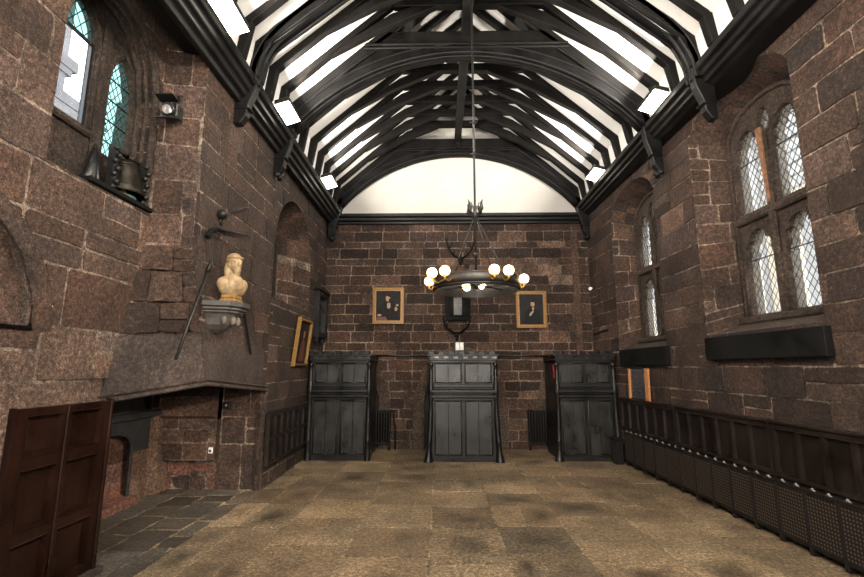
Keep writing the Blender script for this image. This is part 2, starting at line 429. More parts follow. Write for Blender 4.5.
# ---- floor
mb=MB()
fl=lambda u,v,n:(v,u,-.005+n)
masonry(mb,fl,[(-2.4,-2.55),(YB+.3,-2.55),(YB+.3,3.75),(-2.4,3.75)],[],courses=[-2.55,-2.2,-1.68,-.90,-.11,.61,1.34,2.12,2.85,3.75],sw=(.55,.95),seed=12,gap=.010,relief=.003,fan=True,
        tint=lambda u,v,R:min(1,max(0,R.gauss(.62,.10))),amp=.005)
masonry(mb,fl,[(-2.4,-4.3),(YB,-4.3),(YB,-2.55),(-2.4,-2.55)],[],ch=(.25,.42),sw=(.3,.7),seed=5,gap=.010,relief=.004,mi=2,amp=.02)
struct(mb.build('floor',['flag','joint','hearth'],recalc=False))

# ---- left wall: near wall, canted hood, breast, return, far wall, fireplace recess
mb=MB(); R=random.Random(3)
win1=[(3.19,3.25),(4.45,3.25)]+arch_pts(3.19,4.45,4.50,5.20)
fire_near=[(4.12,-.1),(4.60,-.1),(4.60,1.42),(4.12,1.42)]
niche=[(2.0,1.98),(3.27,1.98)]+[(3.27,2.24),(3.15,2.50),(2.95,2.70),(2.65,2.80),(2.35,2.70),(2.1,2.5),(2.0,2.24)]
nicheo=[(1.8,1.96),(3.45,1.96)]+[(3.45,2.16),(3.33,2.46),(3.10,2.76),(2.65,3.02),(2.2,2.76),(1.95,2.46),(1.8,2.16)]
def t_near(u,v,R): return min(1,max(0,R.gauss(.66+ (.14 if v<2.0 else 0),.12)))
ring=[(4+i)for i in range(0)]
vs1=[]
for i in range(2,8): pass
nouter=nicheo[1:9]; ninner=niche[1:9]
sp=[([ninner[i],nouter[i],nouter[i+1],ninner[i+1]],.6,0) for i in range(len(nouter)-1)]
masonry(mb,fN,[(-2.4,-.05),(4.45,-.05),(4.45,5.6),(-2.4,5.6)],[win1,fire_near,niche],ch=(.34,.50),sw=(.5,1.1),seed=21,tint=t_near,special=sp,relief=.0075,gap=.0105)
# niche back and its inner chamfer
mb.add([fN(a,b,-.09) for a,b in niche],[list(range(len(niche)))],0,(.75,.5,0))
strip(mb,[fN(a,b,.012) for a,b in niche],[fN(a,b,-.09) for a,b in niche],4,R,2,.6,.9)
nin=shrink(niche,.16)
mb.tube([fN(a,b,-.0) for a,b in niche],.022,6,4)
# window recess in near wall (reveals back to x=-3.42)
xw=-3.30
strip(mb,[(XN,a,b) for a,b in win1[2:]],[(xw-.1,a,b) for a,b in win1[2:]],4,R,2)
fJ=lambda u,v,n:(u,4.45-n,v)
masonry(mb,fJ,[(-3.45,3.25),(-2.97,3.25),(-2.97,4.5),(-3.45,4.5)],[],ch=(.2,.34),sw=(.2,.35),seed=31,tint=lambda u,v,R:R.uniform(.2,.6))
mb.add([(XN,3.19,3.25),(-3.45,3.19,3.25),(-3.45,3.19,4.6),(XN,3.19,4.6)],[(0,1,2,3)],0,(.4,.5,0))
mb.add([(XN,3.19,3.25),(-3.45,3.19,3.25),(-3.45,4.45,3.25),(XN,4.45,3.25)],[(0,1,2,3)],0,(.3,.5,0))
# moulded shafts on the far jamb of the recess
for x_,r_ in((-3.02,.035),(-3.12,.022),(-3.20,.03)):
    mb.tube([(x_,4.44,3.27),(x_,4.44,4.45)]+[(x_,a,b-.02) for a,b in win1[3:]],r_,8,4)
# frontal return of the breast
fT=lambda u,v,n:(XN+(XB-XN)*u/.43+n*.2,4.45+.09*u/.43-n,v)
masonry(mb,fT,[(0,2.9),(.43,2.9),(.43,5.6),(0,5.6)],[],ch=(.28,.42),sw=(.25,.5),seed=33,tint=lambda u,v,R:R.uniform(.45,.8))
# canted lower facet of the hood
def fC(u,v,n):
    s=u; t=(v-1.40)/1.55
    b=Vector((XN,4.05,1.40)).lerp(Vector((XB,5.04,1.53)),s); tt=Vector((XN,4.43,2.95)).lerp(Vector((XB,4.54,2.95)),s)
    p=b.lerp(tt,max(0,t)) if t>=0 else b+Vector((0,0,(v-1.4)))
    return tuple(p+Vector((.85,-.5,0))*n)
lintL=[(.0,1.40),(1,1.40),(1,1.98),(0,1.98)]
masonry(mb,fC,[(0,1.40),(1,1.40),(1,2.95),(0,2.95)],[],ch=(.2,.34),sw=(.3,.6),seed=35,tint=lambda u,v,R:R.uniform(.25,.6),
        special=[(lintL,.55,2)])
# breast
br=[(4.54,5.6),(4.54,2.95),(5.04,1.53),(6.60,1.39),(6.80,1.38),(6.80,5.6)]
vo=vouss(4.10,6.05,2.0,2.86,.30,13)
vo=[(shrink(p,.04),R.uniform(.3,.65),0) for p in vo]
lintR=[(5.04,1.53),(6.62,1.39),(6.70,1.98),(4.88,1.98)]
masonry(mb,fB,br,[],ch=(.24,.38),sw=(.4,.8),seed=37,tint=lambda u,v,R:min(.9,max(.1,R.gauss(.45,.15))),special=[(lintR,.6,2)]+vo)
mb.add([(XB,6.80,0),(XF-.05,6.80,0),(XF-.05,6.80,5.6),(XB,6.80,5.6)],[(0,1,2,3)],0,(.4,.5,0))
# underside and moulded lip of the lintel
A=[(XN-.02,4.02,1.40),(XB+.02,5.04,1.53),(XB+.02,6.84,1.38)]
strip(mb,A,[(XN-.4,4.02,1.50),(XB-.4,5.04,1.60),(XB-.4,6.84,1.50)],2,R,1)
mb.tube(A,.022,6,2); mb.tube([(a+.015,b-.01,c+.05) for a,b,c in A],.014,6,4)
# fireplace recess
fG=lambda u,v,n:(u,6.88-n,v)
masonry(mb,fG,[(-4.1,0),(-3.2,0),(-3.2,.40),(-4.1,.40)],[],ch=(.16,.24),sw=(.14,.34),seed=41,mi=3,relief=.03,amp=.03,tint=lambda u,v,R:R.uniform(0,.7))
masonry(mb,lambda u,v,n:(u,6.72-n,v),[(-4.02,.42),(-3.18,.42),(-3.18,1.02),(-4.02,1.02)],[],courses=[.42,.66,.84,1.02],sw=(.25,.55),seed=42,tint=lambda u,v,R:R.uniform(.6,.86))
def fS(u,v,n): # sloped shelf course
    return (u,6.72-.0-(v-1.02)*.0-.10*max(0,min(1,(v-1.02)/.10))-n,v)
mb.prism([(6.72,.98),(6.62,1.03),(6.62,1.08),(6.69,1.16),(6.70,1.30),(6.9,1.30),(6.9,.98)],lambda a,b,t:(t,a,b),-4.05,-3.625,6,(.25,.5,0))
mb.prism([(6.72,.98),(6.62,1.03),(6.62,1.08),(6.69,1.16),(6.70,1.30),(6.9,1.30),(6.9,.98)],lambda a,b,t:(t,a,b),-3.605,-3.18,6,(.05,.5,0))
mb.prism([(6.70,1.30),(6.74,1.45),(6.9,1.45),(6.9,1.30)],lambda a,b,t:(t,a,b),-4.05,-3.18,2,(.3,.5,0))
mb.add([(-4.02,6.72,.42),(-3.18,6.72,.42),(-3.18,6.9,.42),(-4.02,6.9,.42)],[(0,1,2,3)],2,(.1,.5,0))
mb.add([(-3.18,6.72,.42),(-3.18,6.9,.42),(-3.18,6.9,1.45),(-3.18,6.72,1.45)],[(0,1,2,3)],0,(.5,.5,0))
masonry(mb,lambda u,v,n:(u,6.84-n,v),[(-3.2,0),(-2.57,0),(-2.57,1.46),(-3.2,1.46)],[],courses=[0,.62,1.0,1.46],sw=(.28,.4),seed=43,tint=lambda u,v,R:R.uniform(.4,.72))
masonry(mb,lambda u,v,n:(-2.57+n,u,v),[(6.84,0),(6.9,0),(6.9,1.46),(6.84,1.46)],[],seed=44)
# back wall of the recess: black plaster hood, arched hob opening, pale jamb
hob=[(5.4,-.05),(6.12,-.05),(6.12,.70)]+[(6.12-.36*(1-math.cos(a)),.70+.20*math.sin(a)) for a in [PI*k/8 for k in range(1,8)]]+[(5.4,.70)]
plate(mb,[(4.2,.62),(6.62,.62),(6.62,2.0),(4.2,2.0)],[hob],lambda a,b,n:(-4.0+n,a,b),-.02,.0,5)
plate(mb,[(4.2,0),(6.62,0),(6.62,.62),(4.2,.62)],[hob],lambda a,b,n:(-4.0+n,a,b),-.02,.0,6,(.5,.5,0))
mb.prism([(-4.0,1.02),(-3.93,1.05),(-3.92,1.09),(-3.95,1.12),(-4.0,1.13)],lambda a,b,t:(a,t,b),4.3,6.62,5)
mb.tube([(-3.985,a,b) for a,b in hob[1:-1]],.022,6,5)
mb.box(-4.3,-4.14,5.2,6.5,-.05,1.1,3,(.30,.5,0))
masonry(mb,lambda u,v,n:(-4.13+n,u,v),[(5.2,0),(6.3,0),(6.3,.5),(5.2,.5)],[],ch=(.2,.26),sw=(.25,.4),seed=46,mi=3,tint=lambda u,v,R:R.uniform(.6,1))
mb.box(-4.2,-3.86,5.45,6.18,0,.10,3,(.55,.5,0))
mb.hexa([(-4.0,6.5,.0),(-3.9,6.62,.0),(-3.9,6.9,0),(-4.0,6.9,0),(-4.0,6.5,1.28),(-3.96,6.6,1.0),(-3.96,6.9,1.0),(-4.0,6.9,1.28)],6,(.75,.5,0))
mb.box(-4.4,-2.9,6.9,7.0,0,2.2,5); mb.box(-4.4,-3.0,4.2,7.0,2.1,2.2,5); mb.box(-3.0,-2.6,5.4,7.0,2.1,2.2,5); mb.box(-4.4,XN-.15,4.12,4.2,0,2.2,5); mb.box(-4.45,-4.36,4.2,7.0,0,2.2,5)
# far wall with its tall window recess
win2=[(6.95,2.78),(8.95,2.78)]+arch_pts(6.95,8.95,3.75,4.62)
masonry(mb,fF,[(6.78,-.05),(YB,-.05),(YB,5.6),(6.78,5.6)],[win2],courses=None,ch=(.2,.33),sw=(.35,.8),seed=51,tint=lambda u,v,R:min(.8,max(.05,R.gauss(.42,.15))))
gl2=[(7.35,2.82),(8.45,2.82)]+arch_pts(7.35,8.45,3.85,4.5)
strip(mb,[(XF,a,b) for a,b in win2[2:]],[(-3.12,a,b) for a,b in gl2[2:]],0,R,3,.45,.8)
reveal(mb,(XF,8.95,2.78),(XF,8.95,3.75),(-3.12,8.45,2.82),(-3.12,8.45,3.85),91,.45,.85)
strip(mb,[(XF,6.95,2.78),(XF,6.95,3.75)],[(-3.12,7.35,2.82),(-3.12,7.35,3.85)],0,R,2)
struct(mb.build('wall_left',STM,recalc=False))

# ---- right wall
mb=MB(); R=random.Random(9)
winR=[(4.28,2.12,6.08,4.80,5.17),(7.12,2.03,8.85,4.56,5.0)]
hr=[arched(a,b,z0,s,ap) for a,z0,b,s,ap in winR]
# ring of hood stones around each head
sp=[]
for a,z0,b,s,ap in winR:
    for p in vouss(a,b,s,ap,.16,11): sp.append((shrink(p,.03),R.uniform(.35,.7),0))
masonry(mb,fR,[(-2.4,-.05),(YB,-.05),(YB,5.6),(-2.4,5.6)],hr,ch=(.22,.36),sw=(.4,.95),seed=61,tint=lambda u,v,R:min(.85,max(.0,R.gauss(.42,.15))),relief=.011)
GLR=.42
def fRg(u,v,n): return (XR(u)+GLR-n,u,v)
inner=[(4.52,2.28,5.84,4.62,4.98),(7.33,2.2,8.64,4.40,4.82)]
for (a,z0,b,s,ap),(a2,z2,b2,s2,ap2) in zip(winR,inner):
    o=arch_pts(a,b,s,ap); i_=arch_pts(a2,b2,s2,ap2)
    strip(mb,[fR(u,v,.012) for u,v in o],[fRg(u,v,0) for u,v in i_],0,R,2,.35,.7)
    k=9
    reveal(mb,fR(b,z0,.012),fR(b,s,.012),fRg(b2,z2,0),fRg(b2,s2,0),int(b*10),.4,.75)
    for (ua,ub) in ((a,a2),):
        strip(mb,[fR(ua,z0+(s-z0)*i/k,.012) for i in range(k+1)],[fRg(ub,z2+(s2-z2)*i/k,0) for i in range(k+1)],0,R,2,.35,.75)
    strip(mb,[fR(a,z0,.012),fR(b,z0,.012)],[fRg(a2,z2,0),fRg(b2,z2,0)],4,R,1)
struct(mb.build('wall_right',STM,recalc=False))

# ---- end wall and gable
mb=MB(); R=random.Random(13)
def dooro(c,w,th): return [(c+w,-.06)]+[(c+w,1.05)]+arch_pts(c-w,c+w,1.05,1.05+w*1.12)+[(c-w,-.06)]
cds=[(-1.93,.60),(.43,.78),(2.75,.45)]
dh=[dooro(c,w,0) for c,w in cds]; sp=[]
for c,w in cds:
    for p in vouss(c-w,c+w,1.05,1.05+w*1.12,.24,10): sp.append((shrink(p,.03),R.uniform(.6,.85),4))
    for k in range(3):
        for sg in(-1,1):
            x0=c+sg*w; x1=c+sg*(w+.24); sp.append(([(min(x0,x1),.35*k+.005),(max(x0,x1),.35*k+.005),(max(x0,x1),.35*k+.345),(min(x0,x1),.35*k+.345)],R.uniform(.55,.8),4))
def t_end(u,v,R):
    if 1.3<u<2.9 and 3.6<v<4.75 and R.random()<.5: return R.uniform(.75,1)
    if v>4.75 and R.random()<.3: return R.uniform(.55,.85)
    return min(.9,max(.05,R.gauss(.5,.17)))
masonry(mb,fE,[(XF,-.05),(3.4,-.05),(3.4,5.1),(XF,5.1)],dh,ch=(.15,.25),sw=(.3,.68),seed=71,tint=t_end,special=sp,relief=.006)
mb.prism([(2.98,0),(3.12,.0),(3.12,4.75),(2.98,4.75)],lambda a,b,t:(a,t,b),YB-.05,YB,0,(.72,.5,0))
struct(mb.build('wall_back',STM,recalc=False))
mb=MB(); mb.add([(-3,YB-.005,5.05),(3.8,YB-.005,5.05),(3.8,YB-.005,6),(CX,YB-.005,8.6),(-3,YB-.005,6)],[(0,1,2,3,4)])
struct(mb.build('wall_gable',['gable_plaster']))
mb=MB(); mb.add([(-4.5,-2.4,0),(4,-2.4,0),(4,-2.4,8.6),(-4.5,-2.4,8.6)],[(0,1,2,3)],0,(.5,.5,0))
struct(mb.build('wall_front',['stone']))
for i,(c,w) in enumerate(cds):
    mb=MB(); mb.prism(dh[i],lambda a,b,t:(a,t,b),YB+.26,YB+.32)
    mb.add([(-9,0,0)]*3,[]) if False else None
    d=struct(mb.build('door_%d'%(i+1),['dado']))
    m2=MB(); n=len(dh[i])
    for k in range(n-1):
        a,b=dh[i][k],dh[i][k+1]; m2.add([(a[0],YB-.002,a[1]),(b[0],YB-.002,b[1]),(b[0],YB+.3,b[1]),(a[0],YB+.3,a[1])],[(0,1,2,3)],0,(.35,.5,0))
    m2.build('reveal',['frame_stone'],d)

# ---- ceiling plaster between the rafters, and the roof timbers
RO=[(2.79,5.25),(2.73,5.74),(0,8.16)]
mb=MB(); pr=[(CX-o,z) for o,z in RO]+[(CX+o,z) for o,z in RO[1::-1]]
for (a,b),(c,d) in zip(pr,pr[1:]):
    mb.add([(a,-2.4,b),(a,YB,b),(c,YB,d),(c,-2.4,d)],[(0,1,2,3)])
for s in(-1,1): mb.add([(CX+s*2.76,-2.4,5.62),(CX+s*2.76,YB,5.62),(CX+s*3.7,YB,5.62),(CX+s*3.7,-2.4,5.62)],[(0,1,2,3)])
struct(mb.build('ceiling',['plaster']))

def sx(s): return lambda a,b,t:(CX+s*a,t,b)
def jit(P,R,a=.012): return [(x+R.uniform(-a,a),z+R.uniform(-a,a)) for x,z in P]
def make_frame(y,label,group,w=.112,seed=0):
    R=random.Random(seed); t=thing('rafter_frame',(CX,y,5.25),label,'roof timbers',group)
    for s in(-1,1):
        zb=5.275 if s<0 else 5.365
        m=MB(); m.prism(jit([(2.695,zb),(2.62,5.72),(2.80,5.80),(2.86,zb)],R,.004),sx(s),y-w/2,y+w/2); m.build('ashlar_post',['timber'],t,.008)
        m=MB(); m.prism(jit([(2.63,5.70),(1.9,6.36),(0.0,8.05),(0,8.27),(1.4,7.05),(2.80,5.81)],R,.01),sx(s),y-w/2,y+w/2); m.build('rafter',['timber'],t,.008)
        m=MB(); m.prism(jit([(2.02,6.24),(1.3,6.66),(.45,7.05),(.45,7.22),(1.15,6.92),(1.80,6.47)],R,.012),sx(s),y-w/2+.006,y+w/2-.006); m.build('soulace',['timber'],t,.008)
    m=MB(); m.prism(jit([(-1.12,7.06),(1.12,7.06),(.98,7.20),(-.98,7.20)],R,.012),sx(1),y-w/2-.004,y+w/2+.004); m.build('collar',['timber'],t,.008)
    return t
G='common rafter frames of the roof'
ords=['first','second','third','fourth','fifth','sixth']
protos=[]
fy=[9.62,9.14,8.66,8.16,7.66,7.14]
for i,y in enumerate(fy):
    make_frame(y,'black timber rafter frame with white plaster behind, %s one out from the end gable'%ords[i],G,seed=i)
for i,(y,l) in enumerate([(6.12,'black rafter frame between the two moulded arched trusses, the one nearer the far truss'),
        (5.66,'black rafter frame between the two moulded arched trusses, the one nearer the front truss')]): make_frame(y,l,G,seed=20+i)
for i,(y,l) in enumerate([(4.80,'black rafter frame just in front of the nearest moulded truss'),(4.34,'black rafter frame, second in front of the nearest moulded truss'),
        (3.86,'black rafter frame, third in front of the nearest moulded truss, at the top picture edge')]): make_frame(y,l,G,seed=30+i)

def arc(R_,zc,a0,a1,n=36): return [(R_*math.sin(a),zc+R_*math.cos(a)) for a in [a0+(a1-a0)*i/n for i in range(n+1)]]
def make_truss(y,label,w=.24,end=False):
    t=thing('arched_roof_truss',(CX,y,5.0),label,'roof truss','moulded arched roof trusses')
    Ra=3.50; zc=3.12; am=math.asin(2.70/Ra)
    if y<6:   # the front truss: rib following the rafters more closely
        key=[(2.72,5.20),(2.66,5.52),(2.44,5.90),(1.92,6.36),(1.30,6.70),(.65,6.90),(0,6.96)]; half=[]
        kk=[(2.74,4.9)]+key+[(-.65,6.90)]
        for i in range(1,len(kk)-2):
            p0,p1,p2,p3=kk[i-1:i+3]
            for q in range(5):
                u=q/5; half.append(tuple(.5*(2*p1[k]+(p2[k]-p0[k])*u+(2*p0[k]-5*p1[k]+4*p2[k]-p3[k])*u*u+(3*p1[k]-p0[k]-3*p2[k]+p3[k])*u**3) for k in(0,1)))
        base=[(-a,b) for a,b in half]+[(0,6.96)]+half[::-1]
    else: base=arc(Ra,zc,-am,am)
    def off(d):
        out=[]
        for i,p in enumerate(base):
            t_=Vector(base[min(i+1,len(base)-1)])-Vector(base[max(i-1,0)]); t_.normalize(); out.append((p[0]-t_.y*d,p[1]+t_.x*d))
        return out
    m=MB(); hw=w/2; th=.15 if y>6 else .10
    plate(m,off(0)+off(th)[::-1],[],sx(1),y-hw,y+hw)
    for q in(-1,0,1): m.tube([(CX+a,y+q*hw*.8,b) for a,b in off(-.005)],(.032 if q else .045)*(1 if y>6 else .7),8)
    m.tube([(CX+a,y-hw,b) for a,b in off(th-.03)],.018,6)
    m.build('arch_brace',['beam'],t)
    m=MB(); P=off(th-.03); top=[(2.70,5.75),(1.15,6.98),(-1.15,6.98),(-2.70,5.75)] if y>6 else [(2.72,5.76),(1.15,7.10),(-1.15,7.10),(-2.72,5.76)]
    plate(m,P+top,[],sx(1),y-.05,y+.05); m.build('spandrel_board',['timber'],t)
    for s in(-1,1):
        m=MB(); m.prism([(2.63,5.70),(1.05,7.02),(0,8.05),(0,8.28),(1.4,7.06),(2.82,5.80)],sx(s),y-w/2,y+w/2)
        for q in(-1,1): m.tube([(CX+s*2.58,y+q*w*.38,5.72),(CX+s*1.62,y+q*w*.38,6.53),(CX+s*1.42,y+q*w*.38,6.69)],.03,6)
        m.build('principal_rafter',['beam'],t,.01)
        zb=5.275 if s<0 else 5.365
        m=MB(); m.prism([(2.68,zb),(2.60,5.72),(2.82,5.8),(2.86,zb)],sx(s),y-w/2,y+w/2); m.build('ashlar_post',['beam'],t,.01)
        wx=2.97 if s<0 else 2.95
        dz=.10 if y<6 else .05
        m=MB(); m.prism([(2.68,5.36),(2.72,5.1),(2.79,4.82+dz),(2.81,4.68+dz),(2.88,4.57+dz),(wx,4.57+dz),(wx,5.36)],sx(s),y-.06,y+.06)
        m.prism([(2.765,4.85),(2.755,4.88),(wx,4.88),(wx,4.85)],sx(s),y-.07,y+.07)
        if end or y>6: 
            for k in range(6): m.ball((CX+s*(2.88+.03*math.cos(k)),y-.05+.02*k,4.60+.025*math.sin(2.2*k)),.04,n=6)
        m.build('corbel_post',['cornice'],t,.012)
    m=MB(); hw=w/2
    m.prism([(-1.62,6.66),(1.62,6.66),(1.22,6.97),(-1.22,6.97)],sx(1),y-hw,y+hw)
    for q,z in((-1,6.68),(-1,6.74),(1,6.68)): m.tube([(CX-1.6,y+q*hw,z),(CX+1.6,y+q*hw,z)],.025,6)
    m.build('collar',['timber' if not end else 'timber'],t,.008)
    return t
make_truss(10.08,'moulded black arched truss standing against the white gable end',.2,True)
make_truss(6.62,'moulded black arched truss mid-roof, its full collar beam in view')
make_truss(5.24,'moulded black arched truss nearest the viewer, its collar above the picture')
m=MB(); m.box(CX-.075,CX+.075,-2.3,10.0,6.86,7.04); m.box(CX-.05,CX+.05,9.92,10.0,6.74,6.9)
for yy in(9.9,): m.ball((CX,yy+.05,6.76),.045,n=6)
tag(m.build('collar_purlin',['timber'],None,.012),'long black beam running down the roof centre under all the collars','roof beam')

# ---- wall plates / cornices
mb=MB()
prof=[(-2.47,4.95),(-2.455,5.01),(-2.40,5.025),(-2.395,5.08),(-2.345,5.10),(-2.34,5.16),(-2.285,5.18),(-2.275,5.27),(-2.80,5.27),(-2.80,5.1),(-2.53,5.1),(-2.53,4.95)]
mb.prism(prof,lambda a,b,t:(a,t,b),-2.4,YB); struct(mb.build('trim_1',['cornice'],None,.01))
mb=MB()
def cr(a,b,t): return (2*CX-a,t,b)
prof2=[(-2.98,5.10),(-2.50,5.10),(-2.455,5.13),(-2.40,5.145),(-2.395,5.19),(-2.345,5.21),(-2.34,5.26),(-2.285,5.28),(-2.27,5.36),(-2.98,5.36)]
mb.prism(prof2,cr,-2.4,YB); struct(mb.build('trim_2',['cornice'],None,.01))
mb=MB(); pe=[(YB,4.97),(YB-.06,4.97),(YB-.07,5.02),(YB-.11,5.04),(YB-.12,5.10),(YB-.16,5.12),(YB-.17,5.19),(YB,5.19)]
mb.prism(pe,lambda a,b,t:(t,a,b),-2.4,3.2); struct(mb.build('trim_3',['cornice'],None,.006))

# ================================================================== windows
def cusped(c,w,z0,z1,z2):
    """light with cusped pointed head; half width w"""
    P=[(c-w,z0),(c+w,z0),(c+w,z1)]
    h=z2-z1
    side=[(1.0,.0),(1.0,.10),(.88,.22),(.80,.30),(.92,.42),(.84,.58),(.66,.64),(.50,.66),(.58,.78),(.46,.90),(.2,.97)]
    for a,b in side[1:]: P.append((c+w*a,z1+h*b))
    P.append((c,z2))
    for a,b in side[::-1][:-1]: P.append((c-w*a,z1+h*b))
    P.append((c-w,z1)); return P
def clipseg(p,q,x0,x1,y0,y1):
    t0,t1=0,1; dx=q[0]-p[0]; dy=q[1]-p[1]
    for pp,qq in((-dx,p[0]-x0),(dx,x1-p[0]),(-dy,p[1]-y0),(dy,y1-p[1])):
        if abs(pp)<1e-9:
            if qq<0: return None
        else:
            r=qq/pp
            if pp<0: t0=max(t0,r)
            else: t1=min(t1,r)
    if t0>=t1: return None
    return (p[0]+dx*t0,p[1]+dy*t0),(p[0]+dx*t1,p[1]+dy*t1)
def lattice(mb,x0,x1,y0,y1,fn,dw=.085,dh=.125,r=.005,bars=()):
    s=dh/dw
    k=-int((y1-y0)/dh)-3
    W=x1-x0; H=y1-y0
    for i in range(-int(H/dh)-3,int(W/dw)+int(H/dh)+4):
        for sg in(1,-1):
            p=(x0+i*dw,y0 if sg>0 else y0); 
            q=(p[0]+sg*H/s,y1)
            c=clipseg(p,q,x0,x1,y0,y1)
            if c: mb.tube([fn(*c[0],0),fn(*c[1],0)],r,4,smooth=False)
    for z in bars: mb.tube([fn(x0,z,0),fn(x1,z,0)],r*1.7,5)
def leaded(root,P,fn,gmat,dw=.085,dh=.125,bars=(),name='leaded_light'):
    x0,x1,y0,y1=bbox(P)
    m=MB(); m.prism([(x0-.01,y0-.01),(x1+.01,y0-.01),(x1+.01,y1+.01),(x0-.01,y1+.01)],fn,-.002,.002)
    g=m.build(name,[gmat],root)
    m=MB(); lattice(m,x0,x1,y0,y1,lambda a,b,n:fn(a,b,.006+n),dw,dh,.0048,bars)
    m.build('lead_lattice',['lead'],g); return g
def window_right(n,a,b,z0,s,ap):
    c=(a+b)/2; w=.232; c1=c+.315; c2=c-.315
    zt=z0+1.20; zl=[z0+.06,z0+.72,z0+1.10]; zu=[zt+.13,zt+.78,zt+1.12*(ap-zt)/1.42*1.0+.12]
    zu[2]=min(ap-.32,zt+1.22); zu[1]=zu[2]-.42
    lows=[cusped(q,w,*zl) for q in(c1,c2)]; ups=[cusped(q,w,*zu) for q in(c1,c2)]
    eye=[(c+.10*math.cos(t),zu[2]-.02+.17*math.sin(t)) for t in [2*PI*k/10 for k in range(10)]]
    fn=fRg
    m=MB(); out=[(a,z0),(b,z0)]+arch_pts(a,b,s,ap)
    plate(m,out,lows+ups+[eye],fn,-.10,.06,0,(.45,.5,0))
    root=struct(m.build('window_%d'%n,['frame_stone']))
    m=MB(); m.prism([(c-.055,z0+.02),(c+.055,z0+.02),(c+.055,ap-.45),(c-.055,ap-.45)],fn,.06,.11,0,(.5,.5,0)); m.build('mullion',['frame_stone'],root,.03)
    m=MB(); m.prism([(a,zt),(b,zt),(b,zt+.09),(a,zt+.09)],fn,.05,.115,0,(.5,.5,0)); m.build('transom',['frame_stone'],root,.02)
    m=MB(); m.prism([(a-.02,z0-.05),(b+.02,z0-.05),(b+.02,z0+.035),(a-.02,z0+.035)],fn,-.05,.16,0,(.4,.5,0)); m.build('sill',['frame_stone'],root,.02)
    m=MB()   # hood rolls around the heads
    for P in lows+ups:
        top=P[2:]; 
        m.tube([fn(x,z,.06) for x,z in [(p[0]+(.03 if p[0]>sum(q[0] for q in P)/len(P) else -.03),p[1]+.0) for p in (P[1],P[2])]],.022,6)
    q=[(x,z) for x,z in arch_pts(a+.03,b-.03,s,ap-.03)]
    m.tube([fn(b-.03,z0+.03,.07)]+[fn(x,z,.07) for x,z in q]+[fn(a+.03,z0+.03,.07)],.03,6); m.build('moulding',['frame_stone'],root)
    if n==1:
      m=MB(); m.prism([(c-.035,zu[1]+.30),(c+.06,zu[1]+.30),(c+.0,zt+.12),(c-.03,zt+.12)],fn,.11,.125); m.build('sunlit_reveal_strip',['sunlit_reveal'],root)  # added strip, coloured as the sunlit side of the mullion
    for i,P in enumerate(lows+ups):
        zs=(P[2][1]+.02,) 
        leaded(root,P,lambda u,v,nn:fn(u,v,nn+.0),'glass',bars=zs)
    leaded(root,eye,lambda u,v,nn:fn(u,v,nn),'glass')
    return root
window_right(1,*[inner[0][i] for i in(0,2,1,3,4)])
window_right(2,*[inner[1][i] for i in(0,2,1,3,4)])
# near left window: two lights under an arch
fL=lambda u,v,n:(xw+n,u,v)
L1=[(3.44,3.88),(3.85,3.88),(3.85,4.72),(3.82,4.86),(3.75,4.97),(3.645,5.04),(3.54,4.97),(3.47,4.86),(3.44,4.72)]
L2=[(4.06,3.74),(4.41,3.74),(4.41,4.46),(4.385,4.62),(4.32,4.76),(4.235,4.86),(4.15,4.76),(4.085,4.62),(4.06,4.46)]
m=MB(); plate(m,[(3.1,3.2),(4.5,3.2),(4.5,5.2),(3.1,5.2)],[L1,L2],fL,-.04,.05,0,(.42,.5,0))
w3=struct(m.build('window_3',['frame_stone']))
m=MB(); m.prism([(3.895,3.25),(4.015,3.25),(4.015,5.0),(3.895,5.0)],fL,.05,.09,0,(.3,.5,0)); m.build('mullion',['frame_stone'],w3,.035)
m=MB(); m.prism([(3.2,3.79),(3.89,3.79),(3.89,3.86),(3.2,3.86)],fL,.03,.10,0,(.45,.5,0)); m.build('sill',['frame_stone'],w3,.02)
for P in(L1,L2):
    m=MB(); cu=sum(p[0] for p in P)/len(P)
    m.tube([fL(x+(.03 if x>cu else -.03),z+(.03 if z>4.7 else 0),.052) for x,z in P[1:]+P[:1]],.022,8); m.build('moulding',['frame_stone'],w3)
m=MB(); m.prism([(3.43,3.87),(3.86,3.87),(3.86,4.71),(3.43,4.71)],fL,-.002,.002); g=m.build('clear_pane',['clear_glass'],w3)
m=MB()
for a,b in(((3.45,3.89),(3.45,4.71)),((3.84,3.89),(3.84,4.71)),((3.44,3.89),(3.85,3.89)),((3.44,4.71),(3.85,4.71))): m.bar(fL(*a,.01),fL(*b,.01),.025,.025)
m.build('casement_bars',['black'],g)
leaded(w3,[(3.44,4.73),(3.85,4.73),(3.85,5.04),(3.44,5.04)],fL,'green_glass',.10,.15)
leaded(w3,L2,fL,'green_glass',.075,.11,bars=(3.9,4.12,4.34,4.56))
# far left window
fL2=lambda u,v,n:(-3.12+n,u,v)
m=MB(); lt=[[(7.45,2.9),(7.86,2.9),(7.86,3.95),(7.65,4.25),(7.45,3.95)],[(7.94,2.9),(8.35,2.9),(8.35,3.95),(8.15,4.25),(7.94,3.95)]]
plate(m,[(7.2,2.7),(8.6,2.7),(8.6,4.7),(7.2,4.7)],lt,fL2,-.1,.02,0,(.15,.5,0))
w4=struct(m.build('window_4',['frame_stone']))
for P in lt: leaded(w4,P,fL2,'dark_glass')

